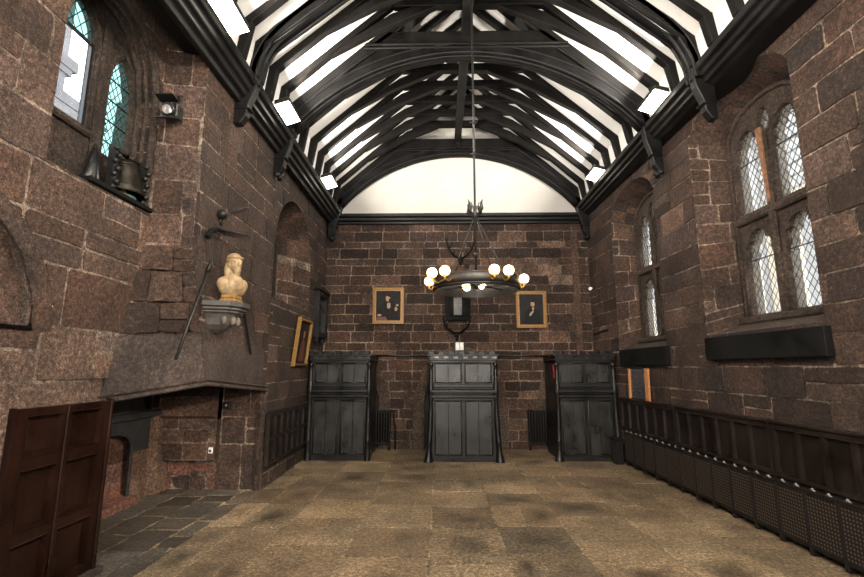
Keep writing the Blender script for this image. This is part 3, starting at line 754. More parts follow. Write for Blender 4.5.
# outside
m=MB(); m.add([(-40,-30,-.3),(60,-30,-.3),(60,60,-.3),(-40,60,-.3)],[(0,1,2,3)]); struct(m.build('ground_outside',['ground']))
m=MB(); m.box(-12,-8.0,3,8.78,-.3,13); m.box(-12,-7.95,3,9.02,8.05,8.3); m.box(-12,-7.97,3,8.9,7.9,8.05); m.box(-12,-7.9,3,9.9,-.3,7.45)
for k in range(5): m.box(-7.93,-7.88,3,9.95,7.2-k*.9,7.28-k*.9)
b=tag(m.build('stone_tower',['tower']),'grey stone tower outside the clear pane of the left window','building')
b_=thing('rendered_building',(10,8,-.3),'cream rendered building seen through the leaded windows','building')
m=MB(); m.box(9.0,14,-4,26,-.3,6.2); m.build('rendered_wall',['cream'],b_)
m=MB()
for k in range(14): m.box(8.92,14,-4,26,6.2+k*.32,6.46+k*.32)
m.build('boarded_gable',['slate'],b_)
for y in(10.2,13.6,18.3):
    m=MB(); m.box(8.9,9.05,y,y+.9,3.1,6.0); m.build('dark_window',['slate'],b_)
m=MB(); m.tube([(8.85,12.4,-.3),(8.85,12.4,9)],.09,8); m.build('downpipe',['slate'],b_)

# ================================================================== left wall objects
# panelled oak screen/door at the left edge
t=thing('panelled_door',(-2.93,3.2,0),'red-brown oak panelled door standing against the stone wall left of the fireplace','door')
m=MB(); y0,y1,z0,z1=3.19,4.10,.06,1.42; X0,X1=-2.955,-2.90
fD=lambda u,v,n:(-2.945+n,u,v)
ys=[2.4,2.55,3.05,3.2,3.32,3.44,3.72,3.78,4.04,4.16]
pan=[]
cols=[(3.30,3.59),(3.69,4.01)]
rows=[(.13,.50),(.58,.99),(1.08,1.36)]
for a,b in cols:
    for c,d in rows: pan.append([(a,c),(b,c),(b,d),(a,d)])
plate(m,[(y0,z0),(y1,z0),(y1,z1),(y0,z1)],pan,fD,0,.045); 
m.prism([(3.63,z0),(3.67,z0),(3.67,z1),(3.63,z1)],fD,.045,.058)
m.build('frame',['door_oak'],t,.008)
for P in pan:
    m=MB(); x0,x1,c,d=bbox(P); m.prism(P,fD,0,.012); m.prism([(x0+.03,c+.03),(x1-.03,c+.03),(x1-.03,d-.03),(x0+.03,d-.03)],fD,.012,.018); m.build('panel',['door_oak'],t,.005)
m=MB(); m.prism([(4.10,.02),(4.135,.02),(4.135,1.44),(4.10,1.44)],fD,-.08,.06); m.build('edge_post',['door_oak'],t,.008)
m=MB(); m.box(-2.99,-2.86,3.0,4.2,-.02,.055,0,(.5,.5,0)); struct(m.build('trim_4',['frame_stone'],None,.01))

# bust on its bracket
t=thing('wall_bracket',(XB,5.12,2.12),'grey carved stone bracket under the bust above the fireplace','shelf')
def hexp(d,w): return [(0,-w),(d*.75,-w*.72),(d,-w*.3),(d,w*.3),(d*.75,w*.72),(0,w)]
fP=lambda a,b,z:(XB+.0+a,5.12+b,z)
m=MB(); m.prism(hexp(.36,.31),fP,2.36,2.42); m.prism(hexp(.33,.285),fP,2.325,2.36); m.prism(hexp(.30,.26),fP,2.295,2.325); m.build('top_slab',['bracket'],t,.008)
m=MB(); 
lv=[(2.295,.26,.23),(2.24,.24,.20),(2.17,.21,.18),(2.12,.14,.13),(2.08,.05,.05)]
vs=[];fs=[]
for z,d,w in lv: vs+=[fP(a,b,z) for a,b in hexp(d,w)]
for j in range(len(lv)-1):
    for i in range(5): fs.append((j*6+i,j*6+i+1,(j+1)*6+i+1,(j+1)*6+i))
m.add(vs,fs); m.build('corbel',['bracket'],t)
m=MB()
for a,b in hexp(.245,.2)[1:5]:
    m.ball(fP(a,b,2.215),.035,1,1,1.5,6)
m.build('carving',['bracket_pale'],t)
t=thing('portrait_bust',(-2.36,5.10,2.42),'ochre and cream plaster bust of a bearded figure in a cap on the stone bracket','sculpture')
m=MB(); m.box(-2.45,-2.27,4.99,5.21,2.42,2.46); m.box(-2.44,-2.28,5.0,5.20,2.46,2.51); m.build('socle',['socle'],t,.012)
m=MB(); bx,by,bz=-2.36,5.10,2.51
fa=-.62 # facing: +x, slightly to the viewer
ca,sa=math.cos(fa),math.sin(fa)
def L(f,s,z): f*=1.12; s*=1.18; z*=1.1; return (bx+f*ca-s*sa,by+f*sa+s*ca,bz+z)
def ell(f,s,z,rf,rs,rz,n=10):
    mm=MB(); mm.ball((0,0,0),1,n=n)
    m.add([L(f+v[0]*rf,s+v[1]*rs,z+v[2]*rz) for v in mm.v],mm.f,0,smooth=True)
ell(0,0,.07,.085,.135,.10); ell(0,.08,.11,.065,.075,.075); ell(0,-.08,.11,.065,.075,.075); ell(.03,0,.13,.07,.09,.09)
ell(.0,0,.22,.045,.05,.08); ell(.02,0,.325,.078,.062,.095); ell(.0,0,.37,.085,.072,.075); ell(-.03,0,.30,.06,.07,.10); ell(-.02,.05,.25,.04,.03,.09); ell(-.02,-.05,.25,.04,.03,.09)
ell(.098,0,.315,.022,.014,.026); ell(.09,0,.345,.014,.012,.02); ell(.07,0,.255,.035,.036,.055); ell(.065,0,.215,.028,.028,.04); ell(.085,0,.283,.016,.024,.010); ell(.085,.026,.34,.012,.014,.008); ell(.085,-.026,.34,.012,.014,.008)
ell(.02,.06,.31,.018,.012,.028); ell(.02,-.06,.31,.018,.012,.028)
ell(.02,0,.385,.088,.078,.022); ell(.07,0,.10,.03,.08,.07); ell(.0,0,.03,.07,.11,.05)
o=m.build('figure',['bust'],t)
rm=o.modifiers.new('remesh','REMESH'); rm.mode='VOXEL'; rm.voxel_size=.006; rm.use_smooth_shade=True
sm_=o.modifiers.new('smooth','SMOOTH'); sm_.iterations=3; sm_.factor=.4

# arms on the chimney breast
t=thing('pistol',(-2.5,5.15,3.25),'dark flintlock pistol hung level on the chimney breast above the bust','gun')
m=MB(); m.tube([(-2.49,4.95,3.24),(-2.49,5.70,3.385)],[.020,.012],8); m.build('barrel',['iron'],t)
m=MB(); m.tube([(-2.49,5.1,3.26),(-2.49,4.9,3.23),(-2.49,4.78,3.17),(-2.49,4.71,3.08)],[.018,.024,.026,.030],8); m.build('stock',['plank'],t)
m=MB(); m.tube([(-2.48,4.98,3.29),(-2.48,4.93,3.34),(-2.48,4.97,3.36)],.012,6); m.tube([(-2.48,4.9,3.19),(-2.48,4.95,3.15),(-2.48,5.0,3.2)],.008,6); m.build('lock',['iron'],t)
t=thing('iron_rod',(-2.5,5.05,3.45),'dark iron rod with a round boss fixed above the pistol on the chimney breast','wall ornament')
m=MB(); m.lathe([(0,.06),(.03,.055),(.055,.03),(.06,0),(.05,-.04)],(XB+.05,5.02,3.44),14,axis=(1,0,0)); m.build('boss',['iron'],t)
m=MB(); m.tube([(-2.49,5.02,3.44),(-2.49,5.64,3.75)],.013,6); m.build('rod',['iron'],t)
t=thing('wooden_pole',(-2.46,4.6,1.8),'long thin black pole leaning diagonally left of the bust on the chimney breast','pole')
m=MB(); m.tube([(-2.50,4.84,2.80),(-2.50,4.35,1.78)],.015,7); m.build('shaft',['black'],t)
m=MB(); m.tube([(-2.50,4.80,2.72),(-2.50,4.87,2.90)],[.024,.004],6); m.build('point',['iron'],t)
t=thing('short_sword',(-2.5,5.9,1.85),'short thin black blade hung slanting below right of the bust bracket','sword')
m=MB(); m.tube([(-2.50,5.72,2.50),(-2.50,5.78,2.40)],.02,6); m.bar((-2.5,5.72,2.36),(-2.5,5.86,2.43),.02,.02); m.build('hilt',['iron'],t)
m=MB(); m.bar((-2.50,5.78,2.40),(-2.50,6.08,1.88),.012,.032,up=(1,0,0)); m.build('blade',['black'],t)

# stage lamp on the return wall
t=thing('spotlight',(-2.78,4.40,4.36),'small black barn-door spotlight fixed to the stone beside the left window','lamp')
m=MB(); m.box(-2.86,-2.70,4.30,4.42,4.24,4.40); m.tube([(-2.78,4.30,4.32),(-2.78,4.26,4.31)],.07,14); m.build('housing',['black'],t,.01)
m=MB(); m.lathe([(.055,0),(.03,.012),(0,.016)],(-2.78,4.262,4.31),14,axis=(0.1,-1,-.1)); m.build('lens',['spotglass'],t)
m=MB(); m.bar((-2.78,4.44,4.56),(-2.78,4.40,4.40),.02,.02); m.tube([(-2.86,4.36,4.33),(-2.86,4.36,4.46),(-2.70,4.36,4.46),(-2.70,4.36,4.33)],.008,6); m.build('bracket',['black'],t)
for s,(a,b) in(('u',(4.40,4.42)),('d',(4.22,4.17))):
    m=MB(); m.hexa([(-2.88,4.30,a),(-2.68,4.30,a),(-2.69,4.18,b),(-2.87,4.18,b),(-2.88,4.30,a+.008),(-2.68,4.30,a+.008),(-2.69,4.18,b+.008),(-2.87,4.18,b+.008)]); m.build('barn_door',['black'],t)

# sill board and bell
m=MB(); m.box(-3.22,-2.93,3.60,4.44,3.255,3.30); tag(m.build('sill_board',['plank'],None,.006),'dark board lying on the left window sill under the bell','board')
t=thing('church_bell',(-3.07,4.17,3.30),'dark bronze bell mounted in a studded black frame on the window sill','bell')
c=(-3.07,4.17,3.30)
m=MB(); m.lathe([(.185,.05),(.19,.07),(.165,.12),(.135,.20),(.122,.28),(.115,.34),(.09,.38),(.03,.40),(0,.40)],c,24); m.lathe([(.185,.05),(.15,.06),(.12,.16),(.1,.3),(0,.36)],c,24)
for z in(.10,.31,.335): m.lathe([(.12 if z>.2 else .178,z-.008),(.128 if z>.2 else .183,z),(.12 if z>.2 else .172,z+.008)],c,24)
m.build('bell_body',['bronze'],t)
m=MB()
for k in range(5): 
    a=k*PI/5-.3; m.tube([(c[0]+.05*math.cos(a),c[1]+.05*math.sin(a),c[2]+.39),(c[0]+.055*math.cos(a),c[1]+.055*math.sin(a),c[2]+.44),(c[0],c[1],c[2]+.46)],.014,6)
m.build('crown',['bronze'],t)
m=MB(); m.tube([(c[0],c[1],c[2]+.3),(c[0],c[1],c[2]+.08)],.012,6); m.ball((c[0],c[1],c[2]+.07),.035,n=8); m.build('clapper',['socle'],t)
m=MB(); m.lathe([(.12,0),(.12,.03),(0,.035)],c,20); m.build('base_dish',['verdigris'],t)
for s in(-1,1):
    m=MB(); y=c[1]+s*.215
    m.bar((c[0]+.03,y,c[2]),(c[0]+.03,y,c[2]+.44),.05,.06)
    for k in range(7): m.ball((c[0]+.075,y+(.02 if k%2 else -.02),c[2]+.04+k*.063),.026,n=6)
    m.build('scroll_post',['iron'],t)
m=MB(); m.bar((c[0],c[1]-.22,c[2]+.45),(c[0],c[1]+.22,c[2]+.45),.04,.03); m.build('headstock',['iron'],t)
t=thing('furled_cloth',(-3.12,3.86,3.30),'dark furled cloth leaning on the sill left of the bell','cloth')
m=MB(); m.tube([(-3.05,3.70,3.30),(-3.10,3.80,3.48),(-3.16,3.88,3.68)],[.05,.045,.02],8); 
for k in range(3): m.tube([(-3.03+.02*k,3.69+.03*k,3.30),(-3.12,3.84+.01*k,3.60)],.016,6)
m.build('cloth_folds',['black'],t)
m=MB(); m.tube([(-3.16,3.88,3.68),(-3.18,3.90,3.73)],.012,6); m.build('tip',['iron'],t)

# fireplace bits
t=thing('alarm_box',(-3.1,6.82,1.1),'small black box fixed on the fireplace pier','box')
m=MB(); m.box(-3.14,-3.04,6.76,6.825,1.12,1.22); m.build('case',['black'],t,.006)
m=MB(); m.lathe([(.02,0),(.012,.008),(0,.01)],(-3.09,6.76,1.17),10,axis=(0,-1,0)); m.build('lens',['spotglass'],t)
t=thing('socket_switch',(-3.2,6.7,.55),'small white switch on the stones inside the fireplace','switch')
m=MB(); m.box(-3.26,-3.20,6.68,6.705,.52,.60); m.build('plate',['white'],t,.004); m=MB(); m.box(-3.245,-3.215,6.672,6.682,.54,.57); m.build('rocker',['black'],t)
t=thing('metal_box',(-3.98,6.5,1.2),'dark metal box fixed high on the blackened fireplace back','box')
m=MB(); m.box(-3.99,-3.90,6.32,6.5,1.16,1.40); m.build('case',['black'],t,.008); m=MB(); m.box(-3.90,-3.885,6.36,6.46,1.17,1.20); m.build('slot',['iron'],t)

# left dado
def panelling(name,label,grp,fn,y0,y1,z0,z1,cols,rows,st,mats,th=.05,cap=True):
    t=thing(name,fn((y0+y1)/2,z0,.0),label,'panelling',grp)
    m=MB(); pan=[]; cw=(y1-y0-st)/cols; rh=(z1-z0-st)/rows
    for i in range(cols):
        for j in range(rows):
            a=y0+st+i*cw; b=y0+(i+1)*cw; c=z0+st+j*rh; d=z0+(j+1)*rh; pan.append([(a,c),(b,c),(b,d),(a,d)])
    plate(m,[(y0,z0),(y1,z0),(y1,z1),(y0,z1)],pan,fn,.0,th); m.build('frame',[mats[0]],t,.006)
    for P in pan:
        x0,x1,c,d=bbox(P); m=MB(); m.prism(P,fn,0,th*.35); m.build('panel',[mats[1]],t,.004)
    if cap:
        m=MB(); m.prism([(y0,z1),(y1,z1),(y1,z1+.035),(y0,z1+.035)],fn,-.0,th+.02); m.build('top_rail',[mats[0]],t,.008)
    return t
panelling('wall_panelling','brown oak panelling of two rows low on the left wall between fireplace and cupboard',None,lambda u,v,n:(-2.565+n,u,v),6.95,9.02,.30,1.03,7,2,.05,('dado_rail','dado'))
# right dado, three visible runs
fRd=lambda u,v,n:(XR(u)-.016-n,u,v)
for i,(a,b,l) in enumerate([(6.985,8.87,'run of dark oak wall panelling on the right wall, next to the far cupboard'),(5.09,6.97,'run of dark oak wall panelling on the right wall, the middle one of three'),(3.19,5.075,'run of dark oak wall panelling on the right wall, nearest the viewer')]):
    panelling('wall_panelling',l,'dark oak panelling along the right wall',fRd,a,b,.60,1.13,6,1,.05,('dado_rail','dado'))
# right radiators under it
rg='perforated radiators along the right wall'
seam=[8.62-.362*i for i in range(15)]
def rad_unit(y1,y0,label):
    yc=(y0+y1)/2; x=XR(yc)-.02
    t=thing('radiator',(x,yc,.0),label,'radiator',rg)
    m=MB(); fn=lambda u,v,n:(XR(u)-.13-n,u,v)
    m.prism([(y0+.008,.10),(y1-.008,.10),(y1-.008,.545),(y0+.008,.545)],fn,-.012,0); m.build('front_grille',['perf'],t)
    m=MB(); 
    m.prism([(y0+.004,.545),(y1-.004,.545),(y1-.004,.585),(y0+.004,.585)],fn,-.10,.008); m.prism([(y0+.004,.06),(y1-.004,.06),(y1-.004,.10),(y0+.004,.10)],fn,-.10,.004)
    for q in(y0+.004,y1-.018): m.prism([(q,.0),(q+.014,.0),(q+.014,.58),(q,.58)],fn,-.10,.008)
    m.build('casing',['radiator'],t,.006)
    for k in(-.09,.09):
        m=MB(); m.tube([(XR(yc)-.125,yc+k-.03,.590),(XR(yc)-.125,yc+k+.03,.590)],.008,6); m.ball((XR(yc)-.125,yc+k,.60),.014,n=5); m.build('valve_clip',['chrome'],t)
    return t
names={0:'dark perforated radiator nearest the far right cupboard',14:'dark perforated radiator nearest the viewer'}
ordw=['first','second','third','fourth','fifth','sixth','seventh','eighth','ninth','tenth','eleventh','twelfth','thirteenth','fourteenth']
for i in range(14):
    rad_unit(seam[i],seam[i+1],'dark perforated wall radiator, %s of the row counted from the far cupboard'%ordw[i])
# right wall board boxes below windows
for (a,b,z0,z1,l) in((4.22,6.03,1.80,2.08,'long black boxed board under the near right window'),(7.03,8.70,1.74,2.03,'long black boxed board under the far right window')):
    m=MB(); m.prism([(a,z0),(b,z0),(b,z1),(a,z1)],lambda u,v,n:(XR(u)-n,u,v),.012,.09); tag(m.build('sill_board',['plank'],None,.008),l,'board','black boards under the right windows')
# framed notice
t=thing('framed_notice',(XR(8)-.03,8.05,1.12),'orange pine framed notice standing on the dado by the right cupboard','notice board')
fn=lambda u,v,n:(XR(u)-.05-n+.06*(1.68-v)*-.3,u,v)
m=MB(); m.prism([(7.76,1.175),(8.36,1.175),(8.36,1.68),(7.76,1.68)],fn,0,.012); m.build('printed_sheet',['print'],t)
for a,b in((7.66,7.78),(8.34,8.40)):
    m=MB(); m.prism([(a,1.17),(b,1.17),(b,1.69),(a,1.69)],fn,0,.035); m.build('side_frame',['orange'],t,.005)
for a,b in((1.17,1.185),(1.68,1.695)):
    m=MB(); m.prism([(7.78,a),(8.34,a),(8.34,b),(7.78,b)],fn,0,.02); m.build('edge_strip',['black'],t)

# pictures
def portrait(x,z,w,h,label,kind):
    t=thing('framed_portrait',(x,YB-.04,z-h/2),label,'painting','framed portraits on the end wall')
    fn=lambda a,b,n:(x+a,YB-.03-n,z+b)
    m=MB(); W,H=w/2,h/2; f=.055
    plate(m,[(-W,-H),(W,-H),(W,H),(-W,H)],[[(-W+f,-H+f),(W-f,-H+f),(W-f,H-f),(-W+f,H-f)]],fn,0,.05)
    fr=m.build('frame',['gilt'],t,.012)
    m=MB(); g=f+.02
    plate(m,[(-W+f-.004,-H+f-.004),(W-f+.004,-H+f-.004),(W-f+.004,H-f+.004),(-W+f-.004,H-f+.004)],[[(-W+g,-H+g),(W-g,-H+g),(W-g,H-g),(-W+g,H-g)]],fn,.01,.042); m.build('slip',['gilt_in'],fr)
    m=MB(); m.prism([(-W+.03,-H+.03),(W-.03,-H+.03),(W-.03,H-.03),(-W+.03,H-.03)],fn,.0,.012)
    def blob(pts,mi,d): m.prism(pts,fn,.012,.012+d,mi)
    def el(cx,cy,a,b,mi,d,n=14): blob([(cx+a*math.cos(2*PI*k/n),cy+b*math.sin(2*PI*k/n)) for k in range(n)],mi,d)
    if kind==0:
        blob([(-.24,-.30),(.20,-.30),(.24,-.05),(.13,.09),(.03,.13),(-.10,.08),(-.22,-.08)],1,.001)
        el(-.01,.17,.055,.075,2,.002); blob([(-.075,.2),(-.02,.27),(.05,.25),(.07,.15),(.04,.19),(-.04,.23)],1,.003); el(.035,.12,.03,.05,1,.0025)
        blob([(-.03,.06),(.04,.07),(.05,-.03),(.01,-.07),(-.03,-.04)],3,.002); el(.17,-.07,.035,.05,2,.002); el(-.20,-.21,.05,.025,2,.002); blob([(-.27,-.33),(-.02,-.33),(-.06,-.24),(-.27,-.26)],4,.0015)
        blob([(.16,-.0),(.22,-.01),(.23,.03),(.18,.04)],3,.002)
    else:
        blob([(-.17,-.33),(.2,-.33),(.19,-.06),(.08,.03),(.03,.06),(-.05,.03),(-.15,-.08)],1,.001)
        el(.035,.125,.045,.062,2,.002); blob([(-.015,.15),(.0,.2),(.05,.215),(.085,.17),(.075,.12),(.07,.16),(.01,.165)],1,.003); blob([(.01,.02),(.045,.06),(.07,.04),(.04,-.04)],3,.0018)
        blob([(-.05,-.13),(-.02,-.15),(.06,-.04),(.03,-.03),(-.02,-.07)],3,.002)
    m.build('canvas',['canvas','coat','skin','shirt','redbrown'],t)
portrait(-1.16,3.07,.70,.82,'gilt framed dark portrait of a seated person in a black coat, left of the chandelier',0)
portrait(2.02,2.98,.68,.83,'gilt framed dark portrait of a half-length figure, right of the chandelier',1)
t=thing('framed_picture',(XF+.05,8.4,1.7),'narrow gilt framed dark picture tilting out from the left wall','painting')
fn=lambda u,v,n:(XF+.02+.09*(v-1.72)/.85+n,u,v)
m=MB(); plate(m,[(8.02,1.74),(8.78,1.74),(8.78,2.58),(8.02,2.58)],[[(8.065,1.785),(8.735,1.785),(8.735,2.535),(8.065,2.535)]],fn,0,.05); m.build('frame',['gilt_in'],t,.012)
m=MB(); m.prism([(8.05,1.77),(8.75,1.77),(8.75,2.55),(8.05,2.55)],fn,0,.012); 
m.prism([(8.3,1.82),(8.6,1.82),(8.55,2.15),(8.45,2.25),(8.35,2.15)],fn,.012,.014,1); m.prism([(8.41,2.25),(8.49,2.25),(8.5,2.36),(8.42,2.37)],fn,.012,.015,2); m.build('canvas',['canvas','redbrown','skin'],t)
# carved black panel
t=thing('carved_panel',(XF+.04,9.7,2.3),'black carved heraldic wood panel hung on the left wall by the back corner','wall ornament')
fn=lambda u,v,n:(XF+.02+n,u,v)
m=MB(); plate(m,[(9.28,2.32),(10.05,2.32),(10.05,3.28),(9.28,3.28)],[[(9.40,2.42),(9.93,2.42),(9.93,3.16),(9.40,3.16)]],fn,0,.10)
m.prism([(9.24,3.28),(10.09,3.28),(10.09,3.36),(9.24,3.36)],fn,0,.14); m.prism([(9.34,2.22),(9.46,2.22),(9.46,2.32),(9.34,2.32)],fn,0,.08); m.prism([(9.86,2.22),(9.98,2.22),(9.98,2.32),(9.86,2.32)],fn,0,.08)
m.build('frame',['oak'],t,.012)
m=MB(); m.prism([(9.38,2.40),(9.95,2.40),(9.95,3.18),(9.38,3.18)],fn,0,.02); R=random.Random(4)
for k in range(9):
    a=R.uniform(0,6); cu,cv=9.665+R.uniform(-.18,.18),2.79+R.uniform(-.28,.28); m.tube([fn(cu+.07*math.cos(a+j*.9)*(1-j*.1),cv+.09*math.sin(a+j*.9)*(1-j*.1),.035) for j in range(6)],.018,6)
m.ball(fn(9.665,2.8,.03),.1,.35,1,1.4,8); m.build('carving',['oak_panel'],t)

# antlers, plaque, small fittings on end wall
def antlers(x,z,w,h,label):
    t=thing('mounted_antlers',(x,YB-.03,z),label,'antlers','antlers on the end wall')
    m=MB(); m.ball((x,YB-.045,z+.06),.055,1,.6,1.4,8); m.ball((x,YB-.06,z-.03),.03,1,.7,1.8,8); m.build('skull_plate',['plank'],t)
    for s in(-1,1):
        m=MB(); P=[(x+s*.03,YB-.06,z+.09),(x+s*w*.25,YB-.14,z+.14),(x+s*w*.42,YB-.2,z+h*.45),(x+s*w*.5,YB-.2,z+h*.75),(x+s*w*.46,YB-.16,z+h)]
        m.tube(P,[.022,.022,.02,.016,.006],7); 
        m.tube([P[1],(x+s*w*.22,YB-.24,z+h*.42)],[.018,.005],6); m.tube([P[2],(x+s*w*.28,YB-.22,z+h*.68)],[.016,.005],6); m.tube([P[3],(x+s*w*.58,YB-.2,z+h*.93)],[.014,.004],6)
        m.build('antler',['plank'],t)
antlers(.46,4.06,.62,.60,'dark antlers mounted high on the end wall above the chandelier ring')
antlers(.36,2.36,.58,.52,'dark antlers mounted on the end wall just above the middle cupboard')
t=thing('wall_plaque',(.40,YB-.03,2.75),'small dark framed shield plaque on the end wall behind the chandelier','plaque')
fn=lambda a,b,n:(a,YB-.03-n,b)
m=MB(); plate(m,[(.12,2.74),(.67,2.74),(.67,3.36),(.12,3.36)],[[(.20,2.82),(.59,2.82),(.59,3.28),(.20,3.28)]],fn,0,.06); m.build('frame',['plank'],t,.01)
m=MB(); m.prism([(.18,2.80),(.61,2.80),(.61,3.30),(.18,3.30)],fn,0,.02); m.build('panel',['plank'],t); 
m=MB(); m.prism([(.30,2.86),(.48,2.86),(.48,3.25),(.30,3.25)],fn,.02,.035); m.build('shield',['oak'],t)
t=thing('iron_boss',(.61,YB-.03,3.96),'tiny iron disc on the end wall beside the chandelier rod','wall ornament')
m=MB(); m.lathe([(.055,-.02),(.055,.01),(.03,.025),(0,.03)],(.61,YB-.03,3.98),14,axis=(0,-1,0)); m.build('disc',['iron2'],t); m=MB(); m.lathe([(.02,.02),(.015,.05),(0,.055)],(.61,YB-.03,3.98),8,axis=(0,-1,0)); m.build('stud',['iron'],t)
t=thing('wall_camera',(3.34,10.05,3.42),'small white camera at the right back corner','camera')
m=MB(); m.tube([(3.37,10.08,3.44),(3.30,10.05,3.43)],.014,6); m.build('arm',['white'],t); m=MB(); m.tube([(3.32,10.10,3.43),(3.28,9.97,3.41)],.038,10); m.build('body',['white'],t)
m=MB(); m.tube([(XR(9.3)-.03,9.3,2.47),(XR(10.2)-.03,10.15,2.42)],.018,6); tag(m.build('wall_stick',['black']),'thin black stick hung level on the right wall near the corner','stick')

# ================================================================== cupboards
def cupboard(x0,x1,yf,label,splay,bright,depth=1.0):
    xc=(x0+x1)/2; W=(x1-x0)/2
    t=thing('panelled_cupboard',(xc,yf,0),label,'cupboard','black oak cupboards by the end wall')
    yb=yf+depth; fn=lambda a,b,n:(xc+a,yf-n,b)
    m=MB(); hw=W-.05
    pans=[]
    for s in(-1,1):
        a,b=sorted((s*.035,s*(hw-.075)))
        pans.append([(a,1.42),(b,1.42),(b,1.785),(a,1.785)]); pans.append([(a,.11),(b,.11),(b,1.085),(a,1.085)])
    plate(m,[(-hw,.0),(hw,.0),(hw,1.86),(-hw,1.86)],pans,fn,-.05,0)
    m.box(xc-hw,xc-hw+.03,yf+.05,yb,0,1.86); m.box(xc+hw-.03,xc+hw,yf+.05,yb,0,1.86); m.box(xc-hw,xc+hw,yf+.04,yb,1.84,1.87)
    m.build('carcass',['oak'],t,.005)
    for P in pans:
        a,b,c,d=bbox(P); m=MB(); mid=(a+b)/2
        m.prism([(a,c),(mid-.002,c),(mid-.002,d),(a,d)],fn,-.04,-.022); m.prism([(mid+.002,c),(b,c),(b,d),(mid+.002,d)],fn,-.04,-.024)
        pn=m.build('upper_door' if c>1 else 'lower_door',['oak_panel'],t,.003)
        m=MB()
        for (p,q) in(((a,c),(b,c)),((b,c),(b,d)),((b,d),(a,d)),((a,d),(a,c))): m.tube([fn(*p,-.012),fn(*q,-.012)],.016,6)
        m.build('moulding',['oak'],pn)
    m=MB() # mid rail: stacked mouldings
    for z0,z1,d in((1.10,1.14,.03),(1.15,1.20,.065),(1.205,1.235,.04),(1.24,1.30,.075),(1.305,1.335,.04),(1.34,1.40,.03)): m.prism([(-hw-.0,z0),(hw,z0),(hw,z1),(-hw,z1)],fn,0,d)
    m.build('middle_rail',['oak'],t,.008)
    m=MB() # cornice
    for z0,z1,d,e in((1.80,1.84,.03,.0),(1.84,1.87,.06,.03),(1.925,1.955,.10,.07)): m.box(xc-hw-e,xc+hw+e,yf-d,yb,z0,z1)
    m.box(xc-hw-.03,xc+hw+.03,yf-.05,yb,1.87,1.925)
    cn=m.build('cornice',['oak'],t,.004)
    n=7; pw=2*(hw+.06)/(n-.0)
    for k in range(n):
        a=-hw-.06+k*pw
        m=MB(); m.prism([(a+.015,1.955),(a+pw*.62,1.955),(a+pw*.62,2.0),(a+.015,2.0)],fn,-.0,.105); m.prism([(a+.0,2.0),(a+pw*.66,2.0),(a+pw*.66,2.015),(a,2.015)],fn,-.01,.115); m.build('merlon',['oak'],cn,.003)
    m=MB()
    for k in range(n):
        a=-hw-.03+k*(2*(hw+.03)/n); q=2*(hw+.03)/n
        m.prism([(a+q*.5,1.875),(a+q*.98,1.875),(a+q*.98,1.92),(a+q*.5,1.92)],fn,.05,.075)
    m.build('dentils',['bright_oak' if bright else 'oak_panel'],cn,.004)
    for s in(-1,1):
        m=MB(); b0=hw+.02
        # turned and tapering corner post
        pr=[(.035,1.80),(.05,1.78),(.05,1.74),(.03,1.72),(.042,1.66),(.036,1.45),(.055,1.42),(.055,1.36),(.065,1.30),(.065,1.22),(.045,1.18),(.055,1.12),(.04,1.08),(.052,.86),(.060,.6),(.048,.42),(.06,.38),(.06,.34),(.05,.32),(.058,.16),(.085 if splay else .062,.06),(.10 if splay else .07,0)]
        vs=[];k=10
        P3=[]
        for r,z in pr:
            sh=splay*max(0,(1.1-z)/1.1)**1.5*.05
            P3.append((r,z,sh))
        for r,z,sh in P3:
            for i in range(k):
                a=2*PI*i/k; vs.append((xc+s*(b0-.02+sh)+r*math.cos(a)*.9,yf-.03-sh*.6+r*math.sin(a)*.8,z))
        fs=[]
        for j in range(len(P3)-1):
            for i in range(k): fs.append((j*k+i,j*k+(i+1)%k,(j+1)*k+(i+1)%k,(j+1)*k+i))
        m.add(vs,fs,0,smooth=True); m.build('turned_post',['oak'],t)
    m=MB(); m.prism([(-hw,.0),(hw,.0),(hw,.075),(-hw,.075)],fn,0,.025); m.build('plinth',['oak'],t,.006)
    return t
M['bright_oak']=wood_mat('worn_oak',(.05,.05,.05),(.13,.125,.12),.3,.7)
cupboard(-2.54,-1.32,8.98,'tall black oak panelled cupboard in the back left corner',0,False)
cupboard(-.23,1.09,8.90,'tall black oak panelled cupboard standing in the middle of the end wall',1,True)
cupboard(2.17,3.34,9.00,'tall black oak panelled cupboard in the back right corner',.5,False)
# rail between cupboards
for a,b,l in((-1.30,-.27,'thin black iron rail between the left and middle cupboards'),(1.13,2.13,'thin black iron rail between the middle and right cupboards')):
    t=thing('iron_rail',((a+b)/2,9.02,1.9),l,'rail','iron rails between the cupboards'); m=MB(); m.tube([(a,9.02,1.93),(b,9.02,1.93)],.022,8); m.build('bar',['black'],t)
    for x in(a+.03,b-.03):
        m=MB(); m.tube([(x-.01,9.02,1.93),(x+.01,9.02,1.93)],.036,10); m.build('flange',['iron'],t)
t=thing('red_curtain',(2.165,9.3,1.3),'strip of red curtain hanging at the left side of the right cupboard','curtain')
m=MB(); P=[(2.185-.01*math.sin(k*1.7),9.03+.04*k) for k in range(3)]
for (a,b),(c,d) in zip(P,P[1:]): m.hexa([(a-.008,b,1.50),(a+.0,b,1.50),(c+.0,d,1.50),(c-.008,d,1.50),(a-.008,b,1.76),(a,b,1.76),(c,d,1.76),(c-.008,d,1.76)])
m.build('cloth',['red'],t); m=MB(); m.tube([(2.18,9.02,1.77),(2.18,9.2,1.77)],.01,6); m.build('hanging_rod',['iron'],t)
t=thing('emergency_lamp',(.37,9.05,2.035),'small boxy white lamp on top of the middle cupboard','lamp')
